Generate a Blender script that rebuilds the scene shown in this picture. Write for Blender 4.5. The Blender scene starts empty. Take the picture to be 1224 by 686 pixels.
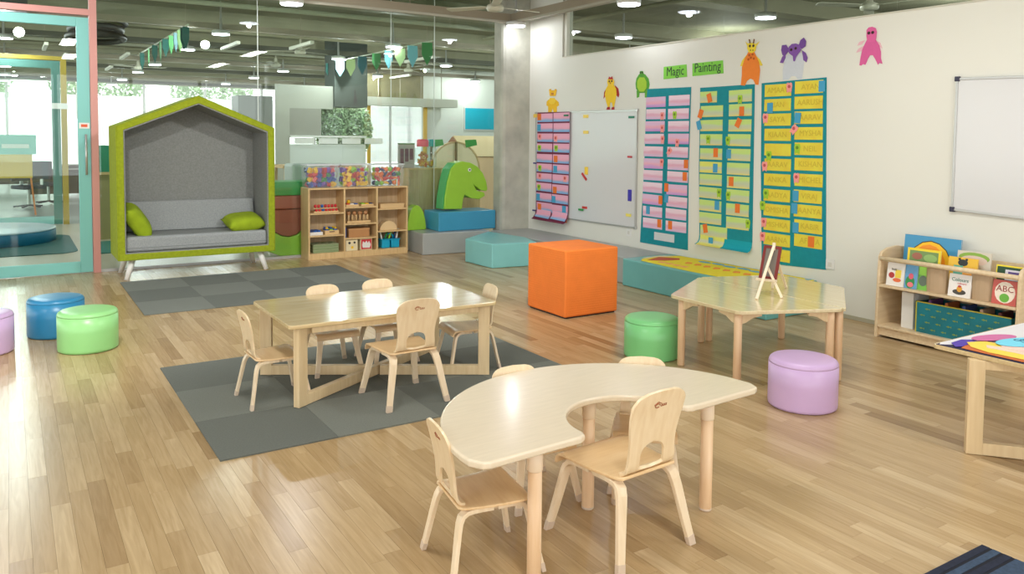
import bpy, bmesh, math, random
from mathutils import Vector, Matrix
PI = math.pi
SC = bpy.context.scene
COL = SC.collection

# ---------------------------------------------------------------- camera
cam_d = bpy.data.cameras.new('camera')
cam = bpy.data.objects.new('camera', cam_d)
COL.objects.link(cam)
_r, _u, _f = Vector((0.843942, -0.536355, 0.009217)), Vector((0.021278, 0.050639, 0.998490)), Vector((0.536012, 0.842472, -0.054150))
M = Matrix((( _r.x, _u.x, -_f.x, 0), (_r.y, _u.y, -_f.y, 0), (_r.z, _u.z, -_f.z, 1.6), (0, 0, 0, 1)))
cam.matrix_world = M
cam_d.sensor_width = 36.0
cam_d.lens = 949.32 / 1224 * 36.0
cam_d.shift_x = (612 - 613.27) / 1224
cam_d.shift_y = (215.62 - 343) / 1224
cam_d.clip_start = 0.05
cam_d.clip_end = 200
SC.camera = cam

# ---------------------------------------------------------------- world, exposure
W = bpy.data.worlds.new('overcast_daylight')
SC.world = W
W.use_nodes = True
bg = W.node_tree.nodes['Background']
bg.inputs[0].default_value = (0.98, 0.985, 0.985, 1)
bg.inputs[1].default_value = 2.6
SC.view_settings.view_transform = 'Standard'
SC.view_settings.look = 'None'
SC.view_settings.exposure = 0.32
SC.view_settings.gamma = 1.0
SC.view_settings.use_curve_mapping = False
LAMP_EMIT = 12.0
SC.cycles.max_bounces = 10
SC.cycles.diffuse_bounces = 5
SC.cycles.glossy_bounces = 4
SC.cycles.transmission_bounces = 8
SC.cycles.transparent_max_bounces = 24
SC.cycles.sample_clamp_indirect = 6.0
SC.cycles.caustics_reflective = False
SC.cycles.caustics_refractive = False
SC.cycles.use_denoising = True

# area lights: added fill for the play room, with no fittings
def area(name, loc, size, power, color=(1, 1, 1), rot=(0, 0, 0)):
    l = bpy.data.lights.new(name, 'AREA'); l.shape = 'RECTANGLE'
    l.size, l.size_y = size; l.energy = power; l.color = color
    o = bpy.data.objects.new(name, l); COL.objects.link(o)
    o.location = loc; o.rotation_euler = rot
    return o
# added fill lights kept out of view, above and behind the camera
for k, (ax, ay) in enumerate([(1.2, 0.2), (4.4, 0.0), (1.0, 3.4), (4.4, 3.4), (-2.5, 1.5), (-2.5, 5.0)]):
    area('fill_light', (ax, ay, 3.30), (0.25, 1.4), 36, (1.0, 0.97, 0.92))
# two spots without fittings, added to brighten the far half of the room
for ax in (0.2, 3.2):
    l = bpy.data.lights.new('fill_spot', 'SPOT'); l.energy = 260; l.spot_size = math.radians(100); l.spot_blend = 0.8; l.shadow_soft_size = 0.08; l.color = (1.0, 0.98, 0.94)
    o = bpy.data.objects.new('fill_spot', l); COL.objects.link(o); o.location = (ax, 4.6, 3.3); o.rotation_euler = (math.radians(52), 0, 0)
# bulbs of the round downlights, plus added fill points without a fitting
def bulb_or_fill(loc, power, r=0.03):
    l = bpy.data.lights.new('bulb_or_fill_light', 'POINT'); l.energy = power; l.shadow_soft_size = r; l.color = (0.97, 0.98, 1.0)
    o = bpy.data.objects.new('bulb_or_fill_light', l); COL.objects.link(o); o.location = loc
for loc, pw in (((5.94, 9.30, 3.10), 6), ((2.83, 9.30, 3.10), 30), ((-0.3, 9.30, 3.10), 30), ((5.95, 6.95, 3.08), 5)): bulb_or_fill(loc, pw)
for yy in (12.8, 15.5, 19.3, 22.0, 25.3, 28.1):
    for xx in (-0.02, 2.8, 5.66, 8.1, 11.0, 13.8): bulb_or_fill((xx, yy, 3.10), 56 if yy < 13 else 36)
for loc in ((8.13, 6.86, 3.10), (8.0, 9.46, 3.10), (8.1, 4.0, 3.10), (11.5, 6.0, 3.10), (11.5, 10.5, 3.10), (8.1, 1.0, 3.10)): bulb_or_fill(loc, 60)  # those without a fitting are unseen, added to brighten the neighbouring room
bulb_or_fill((6.9, 17.0, 2.75), 22)  # no lamp hangs here; added to light the bushes behind the inner window

# ---------------------------------------------------------------- helpers
random.seed(7)
R = random.uniform
def lin(c):
    c = [x / 255.0 for x in c[:3]]
    return tuple((x / 12.92 if x <= 0.04045 else ((x + 0.055) / 1.055) ** 2.4) for x in c) + (1.0,)
MATS = {}
def mat(name, rgb, rough=0.5, noise=0.0, scale=8.0, stretch=(1, 1, 1), bump=0.0, bscale=60.0, spec=0.5, metal=0.0, emit=0.0, sheen=0.0, coat=0.0, rgb2=None, detail=4):
    if name in MATS: return MATS[name]
    m = bpy.data.materials.new(name); m.use_nodes = True
    nt = m.node_tree; b = nt.nodes['Principled BSDF']
    b.inputs['Base Color'].default_value = lin(rgb)
    b.inputs['Roughness'].default_value = rough
    b.inputs['Specular IOR Level'].default_value = spec
    b.inputs['Metallic'].default_value = metal
    if sheen: b.inputs['Sheen Weight'].default_value = sheen
    if coat:
        b.inputs['Coat Weight'].default_value = coat; b.inputs['Coat Roughness'].default_value = 0.12
    if emit:
        b.inputs['Emission Color'].default_value = lin(rgb); b.inputs['Emission Strength'].default_value = emit
    tc = nt.nodes.new('ShaderNodeTexCoord'); mp = nt.nodes.new('ShaderNodeMapping')
    mp.inputs['Scale'].default_value = stretch
    nt.links.new(tc.outputs['Object'], mp.inputs['Vector'])
    if noise or rgb2:
        n = nt.nodes.new('ShaderNodeTexNoise'); n.inputs['Scale'].default_value = scale; n.inputs['Detail'].default_value = detail
        nt.links.new(mp.outputs[0], n.inputs['Vector'])
        mx = nt.nodes.new('ShaderNodeMix'); mx.data_type = 'RGBA'
        c = lin(rgb); c2 = lin(rgb2) if rgb2 else tuple(x * (1 - noise) for x in c[:3]) + (1,)
        mx.inputs[6].default_value = c; mx.inputs[7].default_value = c2
        cr = nt.nodes.new('ShaderNodeMapRange'); cr.inputs[1].default_value = 0.35; cr.inputs[2].default_value = 0.68
        nt.links.new(n.outputs['Fac'], cr.inputs[0]); nt.links.new(cr.outputs[0], mx.inputs[0])
        nt.links.new(mx.outputs[2], b.inputs['Base Color'])
    if bump:
        n2 = nt.nodes.new('ShaderNodeTexNoise'); n2.inputs['Scale'].default_value = bscale
        nt.links.new(mp.outputs[0], n2.inputs['Vector'])
        bp = nt.nodes.new('ShaderNodeBump'); bp.inputs['Strength'].default_value = bump; bp.inputs['Distance'].default_value = 0.01
        nt.links.new(n2.outputs['Fac'], bp.inputs['Height']); nt.links.new(bp.outputs[0], b.inputs['Normal'])
    MATS[name] = m
    return m
def glass_mat(name, tint, refl=1.0, rough=0.0):
    m = bpy.data.materials.new(name); m.use_nodes = True; nt = m.node_tree
    for n in list(nt.nodes): nt.nodes.remove(n)
    out = nt.nodes.new('ShaderNodeOutputMaterial'); tr = nt.nodes.new('ShaderNodeBsdfTransparent'); gl = nt.nodes.new('ShaderNodeBsdfGlossy')
    fr = nt.nodes.new('ShaderNodeLayerWeight'); fr.inputs[0].default_value = 0.5
    pw = nt.nodes.new('ShaderNodeMath'); pw.operation = 'POWER'; pw.inputs[1].default_value = 5.0
    ma = nt.nodes.new('ShaderNodeMath'); ma.operation = 'MULTIPLY_ADD'; ma.inputs[1].default_value = 0.9; ma.inputs[2].default_value = 0.04
    nt.links.new(fr.outputs['Facing'], pw.inputs[0]); nt.links.new(pw.outputs[0], ma.inputs[0])
    mu = nt.nodes.new('ShaderNodeMath'); mu.operation = 'MULTIPLY'; mu.inputs[1].default_value = refl
    mx = nt.nodes.new('ShaderNodeMixShader'); tr.inputs[0].default_value = tint; gl.inputs['Roughness'].default_value = rough
    nt.links.new(ma.outputs[0], mu.inputs[0]); nt.links.new(mu.outputs[0], mx.inputs[0])
    nt.links.new(tr.outputs[0], mx.inputs[1]); nt.links.new(gl.outputs[0], mx.inputs[2]); nt.links.new(mx.outputs[0], out.inputs[0])
    return m

def obj(name, bm, m=None, parent=None, loc=(0, 0, 0), rz=0.0, bevel=0.0, smooth=False, seg=2, solid=0.0, sub=0):
    if isinstance(bm, bpy.types.Mesh): me = bm
    else:
        me = bpy.data.meshes.new(name); bm.normal_update(); bm.to_mesh(me); bm.free()
    if m and not me.materials: me.materials.append(m)
    if smooth:
        for p in me.polygons: p.use_smooth = True
    o = bpy.data.objects.new(name, me); COL.objects.link(o)
    o.location = loc; o.rotation_euler = (0, 0, rz)
    if parent: o.parent = parent
    if solid:
        md = o.modifiers.new('solid', 'SOLIDIFY'); md.thickness = solid; md.offset = 0
    if bevel:
        md = o.modifiers.new('bevel', 'BEVEL'); md.width = bevel; md.segments = seg; md.limit_method = 'ANGLE'; md.angle_limit = math.radians(40)
    if sub:
        md = o.modifiers.new('sub', 'SUBSURF'); md.levels = sub; md.render_levels = sub
    return o
def tag(o, label, cat, group=None):
    o['label'] = label; o['category'] = cat
    if group: o['group'] = group
    return o
def thing(name, label, cat, loc=(0, 0, 0), rz=0.0, group=None, scale=1.0):
    o = bpy.data.objects.new(name, None); COL.objects.link(o)
    o.location = loc; o.rotation_euler = (0, 0, rz); o.scale = (scale,) * 3
    o.empty_display_size = 0.1
    return tag(o, label, cat, group)
def struct(name, bm, m, parent=None, **k):
    o = obj(name, bm, m, parent, **k)
    if not parent: o['kind'] = 'structure'
    return o
def sempty(name, loc=(0, 0, 0)):
    o = bpy.data.objects.new(name, None); COL.objects.link(o); o.location = loc; o['kind'] = 'structure'
    return o
def copy_tree(o, parent=None):
    c = o.copy(); COL.objects.link(c); c.parent = parent
    for ch in list(o.children): copy_tree(ch, c)
    return c
def NB(): return bmesh.new()
def box(bm, x0, x1, y0, y1, z0, z1):
    v = [bm.verts.new(p) for p in ((x0, y0, z0), (x1, y0, z0), (x1, y1, z0), (x0, y1, z0), (x0, y0, z1), (x1, y0, z1), (x1, y1, z1), (x0, y1, z1))]
    for f in ((3, 2, 1, 0), (4, 5, 6, 7), (0, 1, 5, 4), (1, 2, 6, 5), (2, 3, 7, 6), (3, 0, 4, 7)): bm.faces.new([v[i] for i in f])
    return bm
def B(x0, x1, y0, y1, z0, z1): return box(NB(), x0, x1, y0, y1, z0, z1)
def prism(bm, pts, plane, lo, hi):
    # extrude a 2D outline: 'xy' along z, 'xz' along y, 'yz' along x
    def P(p, t):
        return {'xy': (p[0], p[1], t), 'xz': (p[0], t, p[1]), 'yz': (t, p[0], p[1])}[plane]
    a = [bm.verts.new(P(p, lo)) for p in pts]; b = [bm.verts.new(P(p, hi)) for p in pts]
    n = len(pts)
    bm.faces.new(a[::-1]); bm.faces.new(b)
    for i in range(n): bm.faces.new((a[i], a[(i + 1) % n], b[(i + 1) % n], b[i]))
    bmesh.ops.recalc_face_normals(bm, faces=bm.faces)
    return bm
def PR(pts, plane, lo, hi): return prism(NB(), pts, plane, lo, hi)
def lathe(bm, prof, c=(0, 0, 0), n=32):
    rings = []
    for r, z in prof:
        rings.append([bm.verts.new((c[0] + r * math.cos(2 * PI * i / n), c[1] + r * math.sin(2 * PI * i / n), c[2] + z)) for i in range(n)])
    for a, b in zip(rings, rings[1:]):
        for i in range(n): bm.faces.new((a[i], a[(i + 1) % n], b[(i + 1) % n], b[i]))
    bm.faces.new(rings[0][::-1]); bm.faces.new(rings[-1])
    return bm
def LT(prof, c=(0, 0, 0), n=32): return lathe(NB(), prof, c, n)
def tube(bm, pts, r, n=10):
    pts = [Vector(p) for p in pts]; rings = []
    rr = r if isinstance(r, (list, tuple)) else [r] * len(pts)
    for i, p in enumerate(pts):
        t = (pts[min(i + 1, len(pts) - 1)] - pts[max(i - 1, 0)]).normalized()
        a = Vector((0, 0, 1)) if abs(t.z) < 0.9 else Vector((1, 0, 0))
        u = t.cross(a).normalized(); w = u.cross(t)
        rings.append([bm.verts.new(p + rr[i] * (math.cos(2 * PI * k / n) * u + math.sin(2 * PI * k / n) * w)) for k in range(n)])
    for a, b in zip(rings, rings[1:]):
        for k in range(n): bm.faces.new((a[k], a[(k + 1) % n], b[(k + 1) % n], b[k]))
    bm.faces.new(rings[0][::-1]); bm.faces.new(rings[-1])
    bmesh.ops.recalc_face_normals(bm, faces=bm.faces)
    return bm
def TB(pts, r, n=10): return tube(NB(), pts, r, n)
def bar(bm, p, q, w, t, up=(0, 0, 1)):
    # rectangular bar from p to q, w across, t along up
    p, q = Vector(p), Vector(q); d = (q - p).normalized(); u = Vector(up); s = d.cross(u).normalized(); u = s.cross(d)
    v = [bm.verts.new(a + s * (i * w / 2) + u * (j * t / 2)) for a in (p, q) for i, j in ((-1, -1), (1, -1), (1, 1), (-1, 1))]
    for f in ((0, 1, 2, 3), (7, 6, 5, 4), (0, 4, 5, 1), (1, 5, 6, 2), (2, 6, 7, 3), (3, 7, 4, 0)): bm.faces.new([v[i] for i in f])
    bmesh.ops.recalc_face_normals(bm, faces=bm.faces)
    return bm
def BAR(p, q, w, t, up=(0, 0, 1)): return bar(NB(), p, q, w, t, up)
def arc(cx, cy, r, a0, a1, n):
    return [(cx + r * math.cos(math.radians(a0 + (a1 - a0) * i / n)), cy + r * math.sin(math.radians(a0 + (a1 - a0) * i / n))) for i in range(n + 1)]
def rpoly(x0, x1, y0, y1, r, n=5):
    return arc(x1 - r, y1 - r, r, 0, 90, n) + arc(x0 + r, y1 - r, r, 90, 180, n) + arc(x0 + r, y0 + r, r, 180, 270, n) + arc(x1 - r, y0 + r, r, 270, 360, n)
_tx = {}
def text_mesh(s, size, depth=0.0006, wide=1.0):
    k = (s, size, wide)
    if k in _tx: return _tx[k]
    cu = bpy.data.curves.new('text', 'FONT'); cu.body = s; cu.size = size; cu.extrude = depth; cu.align_x = 'CENTER'; cu.align_y = 'CENTER'; cu.resolution_u = 2
    to = bpy.data.objects.new('text', cu); COL.objects.link(to)
    bpy.context.view_layer.update()
    me = bpy.data.meshes.new_from_object(to.evaluated_get(bpy.context.evaluated_depsgraph_get()))
    bpy.data.objects.remove(to)
    me.transform(Matrix.Diagonal((wide, 1, 1, 1)))
    _tx[k] = me
    return me
def lettering(s, size, m, parent, loc, rot, wide=1.0, name='lettering'):
    me = text_mesh(s, size, wide=wide).copy(); me.materials.clear(); me.materials.append(m)
    o = bpy.data.objects.new(name, me); COL.objects.link(o); o.location = loc; o.rotation_euler = rot; o.parent = parent
    return o
RW = (PI / 2, 0, -PI / 2)      # text on the right wall, read from the room (faces -x)

# ---------------------------------------------------------------- materials
def wood(name, rgb, rgb2, rough=0.35, sx=(30, 2, 30), scale=1.6, coat=0.0):
    m = mat(name, rgb, rough, rgb2=rgb2, scale=scale, stretch=sx, bump=0.02, bscale=20, coat=coat)
    return m
M_wall = mat('wall_paint', (226, 226, 217), 0.75, noise=0.03, scale=0.7, bump=0.03, bscale=160)
M_conc = mat('concrete', (188, 188, 174), 0.8, noise=0.28, scale=3.5, bump=0.35, bscale=14, detail=8)
M_ceil = mat('ceiling_concrete', (138, 137, 112), 0.85, noise=0.35, scale=0.9, bump=0.3, bscale=5, detail=6)
M_beam = mat('beam_paint', (146, 144, 118), 0.7, noise=0.15, scale=1.5)
M_tray = mat('tray_metal', (160, 150, 130), 0.5, noise=0.1, scale=2)
M_traydark = mat('tray_dark', (84, 84, 70), 0.6)
M_birch = wood('birch_top', (214, 192, 146), (198, 172, 124), 0.17, (2, 26, 26), coat=0.5)
M_birchleg = wood('birch_frame', (222, 200, 160), (212, 187, 145), 0.4, (24, 24, 2))
M_cream = mat('cream_top', (224, 210, 186), 0.24, noise=0.05, scale=4, stretch=(2, 20, 20), coat=0.35)
M_creamedge = mat('cream_edge', (230, 210, 184), 0.4)
M_peg = wood('leg_wood', (230, 200, 164), (220, 184, 144), 0.4, (24, 24, 2))
M_ply = wood('chair_ply', (230, 200, 156), (220, 186, 138), 0.3, (3, 26, 3))
M_plyback = wood('chair_back_ply', (232, 212, 178), (224, 200, 162), 0.32, (26, 26, 3))
M_plyleg = wood('chair_leg_ply', (234, 216, 188), (226, 204, 170), 0.35, (24, 24, 2))
M_cap = mat('leg_cap', (206, 186, 165), 0.5)
M_emblem = mat('emblem_ink', (160, 90, 50), 0.6)
M_shelf = wood('shelf_wood', (218, 188, 138), (202, 170, 120), 0.45, (24, 24, 2))
M_shelfback = wood('shelf_back', (196, 172, 136), (182, 156, 118), 0.5, (22, 22, 1.5))
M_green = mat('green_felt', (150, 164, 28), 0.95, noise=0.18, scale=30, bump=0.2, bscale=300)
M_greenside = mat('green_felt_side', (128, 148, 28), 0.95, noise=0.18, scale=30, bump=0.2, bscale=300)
M_lining = mat('grey_felt_lining', (140, 143, 140), 0.95, noise=0.2, scale=60, bump=0.2, bscale=400)
M_cush = mat('grey_cushion', (158, 163, 164), 0.9, noise=0.2, scale=90, bump=0.25, bscale=400)
M_pillow = mat('lime_pillow', (150, 174, 24), 0.9, noise=0.15, scale=12, bump=0.2, bscale=200)
M_white = mat('white_paint', (228, 228, 224), 0.4)
M_whiteboard = mat('whiteboard_face', (214, 215, 216), 0.16)
M_alu = mat('aluminium', (190, 190, 188), 0.35, metal=0.6)
M_dark = mat('dark_plastic', (48, 46, 70), 0.4)
M_black = mat('black_matte', (36, 36, 36), 0.6)
M_rugA = mat('rug_grey_dark', (108, 113, 107), 0.97, noise=0.14, scale=120, bump=0.5, bscale=500)
M_rugB = mat('rug_grey_light', (124, 129, 122), 0.97, noise=0.14, scale=120, bump=0.5, bscale=500)
M_tealv = mat('teal_vinyl', (118, 186, 186), 0.35, noise=0.05, scale=5, bump=0.04, bscale=14)
M_tealside = M_tealv
M_bluev = mat('blue_vinyl', (62, 150, 186), 0.35, noise=0.05, scale=5, bump=0.04, bscale=14)
M_greyv = mat('grey_vinyl', (164, 168, 166), 0.35, noise=0.05, scale=5, bump=0.04, bscale=14)
M_limev = mat('lime_vinyl', (148, 196, 54), 0.35, noise=0.08, scale=6, bump=0.04, bscale=14)
M_greenv = mat('green_vinyl', (66, 168, 92), 0.35, noise=0.06, scale=6)
M_redv = mat('terracotta_vinyl', (176, 92, 76), 0.4, noise=0.06, scale=6)
M_pouf = {k: mat('pouf_' + k, c, 0.33, noise=0.03, scale=7, bump=0.05, bscale=10) for k, c in (('green', (128, 208, 136)), ('green_b', (146, 210, 136)), ('purple', (204, 174, 218)), ('blue', (44, 130, 176)))}
M_pouftop = {k: mat('pouftop_' + k, c, 0.33, noise=0.03, scale=7, bump=0.05, bscale=10) for k, c in (('green', (128, 208, 136)), ('green_b', (146, 210, 136)), ('purple', (204, 174, 218)), ('blue', (44, 130, 176)))}
M_doorteal = mat('door_teal', (126, 196, 190), 0.45)
M_pink = mat('post_pink', (206, 146, 138), 0.5)
M_glass = glass_mat('clear_glass', (0.90, 0.965, 0.93, 1), 1.0)
M_glassc = glass_mat('clerestory_glass', (0.80, 0.84, 0.80, 1), 1.2)
M_bin = glass_mat('clear_plastic', (0.94, 0.95, 0.96, 1), 0.8, 0.1)
_n = M_bin.node_tree; _d = _n.nodes.new('ShaderNodeBsdfDiffuse'); _d.inputs[0].default_value = (0.85, 0.87, 0.88, 1); _x = _n.nodes.new('ShaderNodeMixShader'); _x.inputs[0].default_value = 0.13
_o = [n for n in _n.nodes if n.type == 'OUTPUT_MATERIAL'][0]; _src = _o.inputs[0].links[0].from_socket
_n.links.new(_src, _x.inputs[1]); _n.links.new(_d.outputs[0], _x.inputs[2]); _n.links.new(_x.outputs[0], _o.inputs[0])
M_ycard = mat('yellow_card', (226, 214, 70), 0.8, rgb2=(224, 200, 62), scale=9)
M_tealcloth = mat('chart_teal', (0, 140, 152), 0.8, noise=0.1, scale=20)
M_maroon = mat('chart_maroon', (112, 34, 62), 0.8)
M_tags = {'o': mat('tag_orange', (232, 120, 44), 0.8), 'p': mat('tag_pink', (244, 158, 152), 0.8), 'g': mat('tag_green', (164, 204, 52), 0.8), 'b': mat('tag_blue', (70, 158, 198), 0.8)}
M_ink = mat('marker_ink', (34, 60, 34), 0.6)
M_fint = mat('faint_ink', (204, 180, 58), 0.8)
def stripes(name, cols):
    # horizontal printed bands on a card, by height inside the card
    m = bpy.data.materials.new(name); m.use_nodes = True; nt = m.node_tree; b = nt.nodes['Principled BSDF']
    b.inputs['Roughness'].default_value = 0.8
    tc = nt.nodes.new('ShaderNodeTexCoord'); sp = nt.nodes.new('ShaderNodeSeparateXYZ'); cr = nt.nodes.new('ShaderNodeValToRGB')
    nz = nt.nodes.new('ShaderNodeTexNoise'); nz.inputs['Scale'].default_value = 4; mp = nt.nodes.new('ShaderNodeMapping'); mp.inputs['Scale'].default_value = (1, 1.2, 6)
    ad = nt.nodes.new('ShaderNodeMath'); ad.operation = 'MULTIPLY_ADD'; ad.inputs[1].default_value = 0.35; 
    nt.links.new(tc.outputs['Generated'], sp.inputs[0]); nt.links.new(tc.outputs['Object'], mp.inputs[0]); nt.links.new(mp.outputs[0], nz.inputs[0])
    nt.links.new(nz.outputs['Fac'], ad.inputs[0]); nt.links.new(sp.outputs['Z'], ad.inputs[2]); nt.links.new(ad.outputs[0], cr.inputs[0])
    el = cr.color_ramp.elements
    while len(el) < len(cols): el.new(0.5)
    for i, c in enumerate(cols):
        el[i].position = 0.1 + 1.0 * i / len(cols); el[i].color = lin(c)
    nt.links.new(cr.outputs[0], b.inputs['Base Color'])
    return m
M_card1 = stripes('card_pink_violet', [(204, 182, 226), (226, 190, 214), (228, 172, 196), (240, 214, 228)])
M_card1b = stripes('card_violet', [(186, 140, 214), (210, 160, 212), (236, 176, 196), (226, 190, 220)])
M_card2 = stripes('card_lime_grey', [(232, 222, 96), (206, 206, 160), (194, 206, 176), (196, 224, 130)])
M_card2b = stripes('card_yellow_grey', [(236, 216, 90), (224, 222, 120), (200, 206, 190), (222, 226, 110)])
M_card0 = stripes('card_blue_pink', [(128, 170, 222), (134, 178, 216), (236, 164, 186), (234, 172, 196)])

# ================================================================ SETTING
XR, YG, ZC = 6.35, 10.27, 3.66
# floor with single planks
def plank_mat():
    m = bpy.data.materials.new('oak_planks'); m.use_nodes = True; nt = m.node_tree; b = nt.nodes['Principled BSDF']
    at = nt.nodes.new('ShaderNodeAttribute'); at.attribute_name = 'tone'
    cr = nt.nodes.new('ShaderNodeValToRGB'); el = cr.color_ramp.elements
    cs = [(155, 127, 91), (176, 149, 110), (191, 165, 125), (203, 179, 142)]
    while len(el) < 4: el.new(0.5)
    for i, c in enumerate(cs): el[i].position = (0.0, 0.3, 0.65, 1.0)[i]; el[i].color = lin(c)
    nt.links.new(at.outputs['Fac'], cr.inputs[0])
    tc = nt.nodes.new('ShaderNodeTexCoord'); mp = nt.nodes.new('ShaderNodeMapping'); mp.inputs['Scale'].default_value = (26, 1.6, 26)
    cm = nt.nodes.new('ShaderNodeCombineXYZ'); mu = nt.nodes.new('ShaderNodeMath'); mu.operation = 'MULTIPLY'; mu.inputs[1].default_value = 37.0
    nt.links.new(at.outputs['Fac'], mu.inputs[0]); nt.links.new(mu.outputs[0], cm.inputs[2]); nt.links.new(cm.outputs[0], mp.inputs['Location'])
    nt.links.new(tc.outputs['Object'], mp.inputs[0])
    nz = nt.nodes.new('ShaderNodeTexNoise'); nz.inputs['Scale'].default_value = 1.7; nz.inputs['Detail'].default_value = 6; nz.inputs['Distortion'].default_value = 1.2
    nt.links.new(mp.outputs[0], nz.inputs[0])
    mx = nt.nodes.new('ShaderNodeMix'); mx.data_type = 'RGBA'; mx.blend_type = 'MULTIPLY'
    mr = nt.nodes.new('ShaderNodeMapRange'); mr.inputs[1].default_value = 0.3; mr.inputs[2].default_value = 0.7; mr.inputs[3].default_value = 1.0; mr.inputs[4].default_value = 0.0
    nt.links.new(nz.outputs['Fac'], mr.inputs[0])
    mx.inputs[7].default_value = (0.80, 0.77, 0.70, 1)
    nt.links.new(cr.outputs[0], mx.inputs[6]); nt.links.new(mr.outputs[0], mx.inputs[0]); nt.links.new(mx.outputs[2], b.inputs['Base Color'])
    b.inputs['Roughness'].default_value = 0.26; b.inputs['Specular IOR Level'].default_value = 0.5
    bp = nt.nodes.new('ShaderNodeBump'); bp.inputs['Strength'].default_value = 0.05; bp.inputs['Distance'].default_value = 0.002
    nt.links.new(nz.outputs['Fac'], bp.inputs['Height']); nt.links.new(bp.outputs[0], b.inputs['Normal'])
    return m
M_plank = plank_mat()
M_joint = mat('floor_joint', (176, 146, 102), 0.6)
floor = struct('floor', B(-6, 6.5, -3, YG + 0.02, -0.1, -0.004), M_joint)
PW = 0.0755
rp = random.Random(3)
planks = []
ix = 0
x = -3.2
while x < 6.33:
    y = -0.4 - rp.uniform(0, 0.8)
    while y < YG:
        L = rp.choice((0.42, 0.55, 0.7, 0.85, 0.95)); y1 = min(y + L, YG)
        planks.append((x, min(x + PW, 6.345), y, y1, min(1.0, max(0.0, rp.gauss(0.6, 0.22))))); y = y1
    x += PW
def seen(pl):
    cx, cy = (pl[0] + pl[1]) / 2, (pl[2] + pl[3]) / 2
    q = Vector((cx, cy, -1.6)); d = q.dot(_f)
    if d < 0.5: return 99
    sx = 613 + 949 * q.dot(_r) / d; sy = 216 - 949 * q.dot(_u) / d
    ok = -20 < sx < 1244 and sy < 705
    under = (0.85 < cx < 3.25 and 3.97 < cy < 5.8) or (3.1 < cx and cy < 1.65)
    return d if ok and not under else 99
def add_plank(bm, pl, lay):
    x0, x1, y0, y1, t = pl; g = 0.00008; c = 0.0003
    lo = [bm.verts.new(p) for p in ((x0 + g, y0 + g, -0.004), (x1 - g, y0 + g, -0.004), (x1 - g, y1 - g, -0.004), (x0 + g, y1 - g, -0.004))]
    up = [bm.verts.new(p) for p in ((x0 + g + c, y0 + g + c, 0), (x1 - g - c, y0 + g + c, 0), (x1 - g - c, y1 - g - c, 0), (x0 + g + c, y1 - g - c, 0))]
    for v in lo + up: v[lay] = t
    bm.faces.new(up)
    for i in range(4): bm.faces.new((lo[i], lo[(i + 1) % 4], up[(i + 1) % 4], up[i]))
planks.sort(key=seen)
for pl in planks[:300]:
    bm = NB(); lay = bm.verts.layers.float.new('tone'); add_plank(bm, pl, lay)
    obj('plank', bm, M_plank, floor)
bm = NB(); lay = bm.verts.layers.float.new('tone')
for pl in planks[300:]: add_plank(bm, pl, lay)
pf = obj('plank_field', bm, M_plank, floor); pf['kind'] = 'stuff'

# floor beyond the glass wall
M_floor2 = mat('floor_beyond_vinyl', (186, 176, 156), 0.3, noise=0.08, scale=0.8)
M_floor3 = mat('floor_beyond_grey', (150, 154, 150), 0.28, noise=0.1, scale=0.6)
struct('floor_beyond', B(-12, 32, YG + 0.02, 16.0, -0.1, 0.0), M_floor2)
struct('floor_far', B(-12, 32, 16.0, 30.3, -0.1, 0.0), M_floor3)
struct('floor_side', B(6.5, 32, -3, YG + 0.02, -0.1, 0.0), M_floor3)
struct('ground_outside', B(-60, 90, 30.3, 90, -0.4, -0.1), mat('paving_outside', (206, 206, 200), 0.9))
# ceiling slab with cross beams
ceil = struct('ceiling', B(-6, 32, -3, 30.3, ZC, ZC + 0.2), M_ceil)
for k in range(9):
    yb = 1.6 + 3.15 * k
    if yb < 30: obj('ceiling_beam', B(-6, 32, yb - 0.17, yb + 0.17, ZC - 0.22, ZC), M_beam, ceil)
# right wall: full height near the pillar, lower towards the camera with a glazed strip above
wr = struct('wall_right', PR([(-3, 0), (10.3, 0), (10.3, ZC), (8.77, ZC), (8.77, 2.68), (-3, 2.68)], 'yz', XR, XR + 0.14), M_wall)
struct('baseboard_right', B(XR - 0.006, XR, -3, 4.6, 0.0, 0.035), mat('baseboard_grey', (176, 172, 150), 0.6))
cl = sempty('window_1', (XR + 0.07, 8.7, 2.68))
obj('window_frame', B(-0.05, 0.05, 0.0, 0.06, 0.0, ZC - 2.68), mat('frame_pale', (200, 198, 182), 0.5), cl)
obj('sill_cap', B(-0.08, 0.08, -11.7, 0.06, 0.0, 0.012), mat('frame_pale', (200, 198, 182), 0.5), cl)
for k in range(5):
    obj('glass_pane', B(-0.005, 0.005, -11.7 + k * 2.34 + 0.004, -11.7 + (k + 1) * 2.34 - 0.004, 0.012, ZC - 2.68), M_glassc, cl)
# concrete pillar, rounded, flush with the wall
pil = struct('pillar', PR([(5.90, 9.62), (5.915, 9.58), (5.95, 9.56), (6.349, 9.555), (6.349, 9.80), (5.90, 9.80)], 'xy', 0, ZC), M_conc)
# side walls that close the play room
wl = sempty('wall_left', (-6, 0, 0))
obj('sill_wall', B(-0.1, 0, -3, YG, 0, 0.7), M_wall, wl); obj('lintel', B(-0.1, 0, -3, YG, 3.0, ZC), M_wall, wl)
for k in range(8): obj('mullion', B(-0.1, 0, -3 + k * 1.88, -2.92 + k * 1.88, 0.7, 3.0), M_white, wl)
wb = sempty('wall_back', (0, -3, 0))
obj('sill_wall', B(-6, 6.35, -0.1, 0, 0, 0.5), M_wall, wb); obj('lintel', B(-6, 6.35, -0.1, 0, 3.1, ZC), M_wall, wb)
for k in range(8): obj('mullion', B(-6 + k * 1.755, -5.92 + k * 1.755, -0.1, 0, 0.5, 3.1), M_white, wb)

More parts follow.
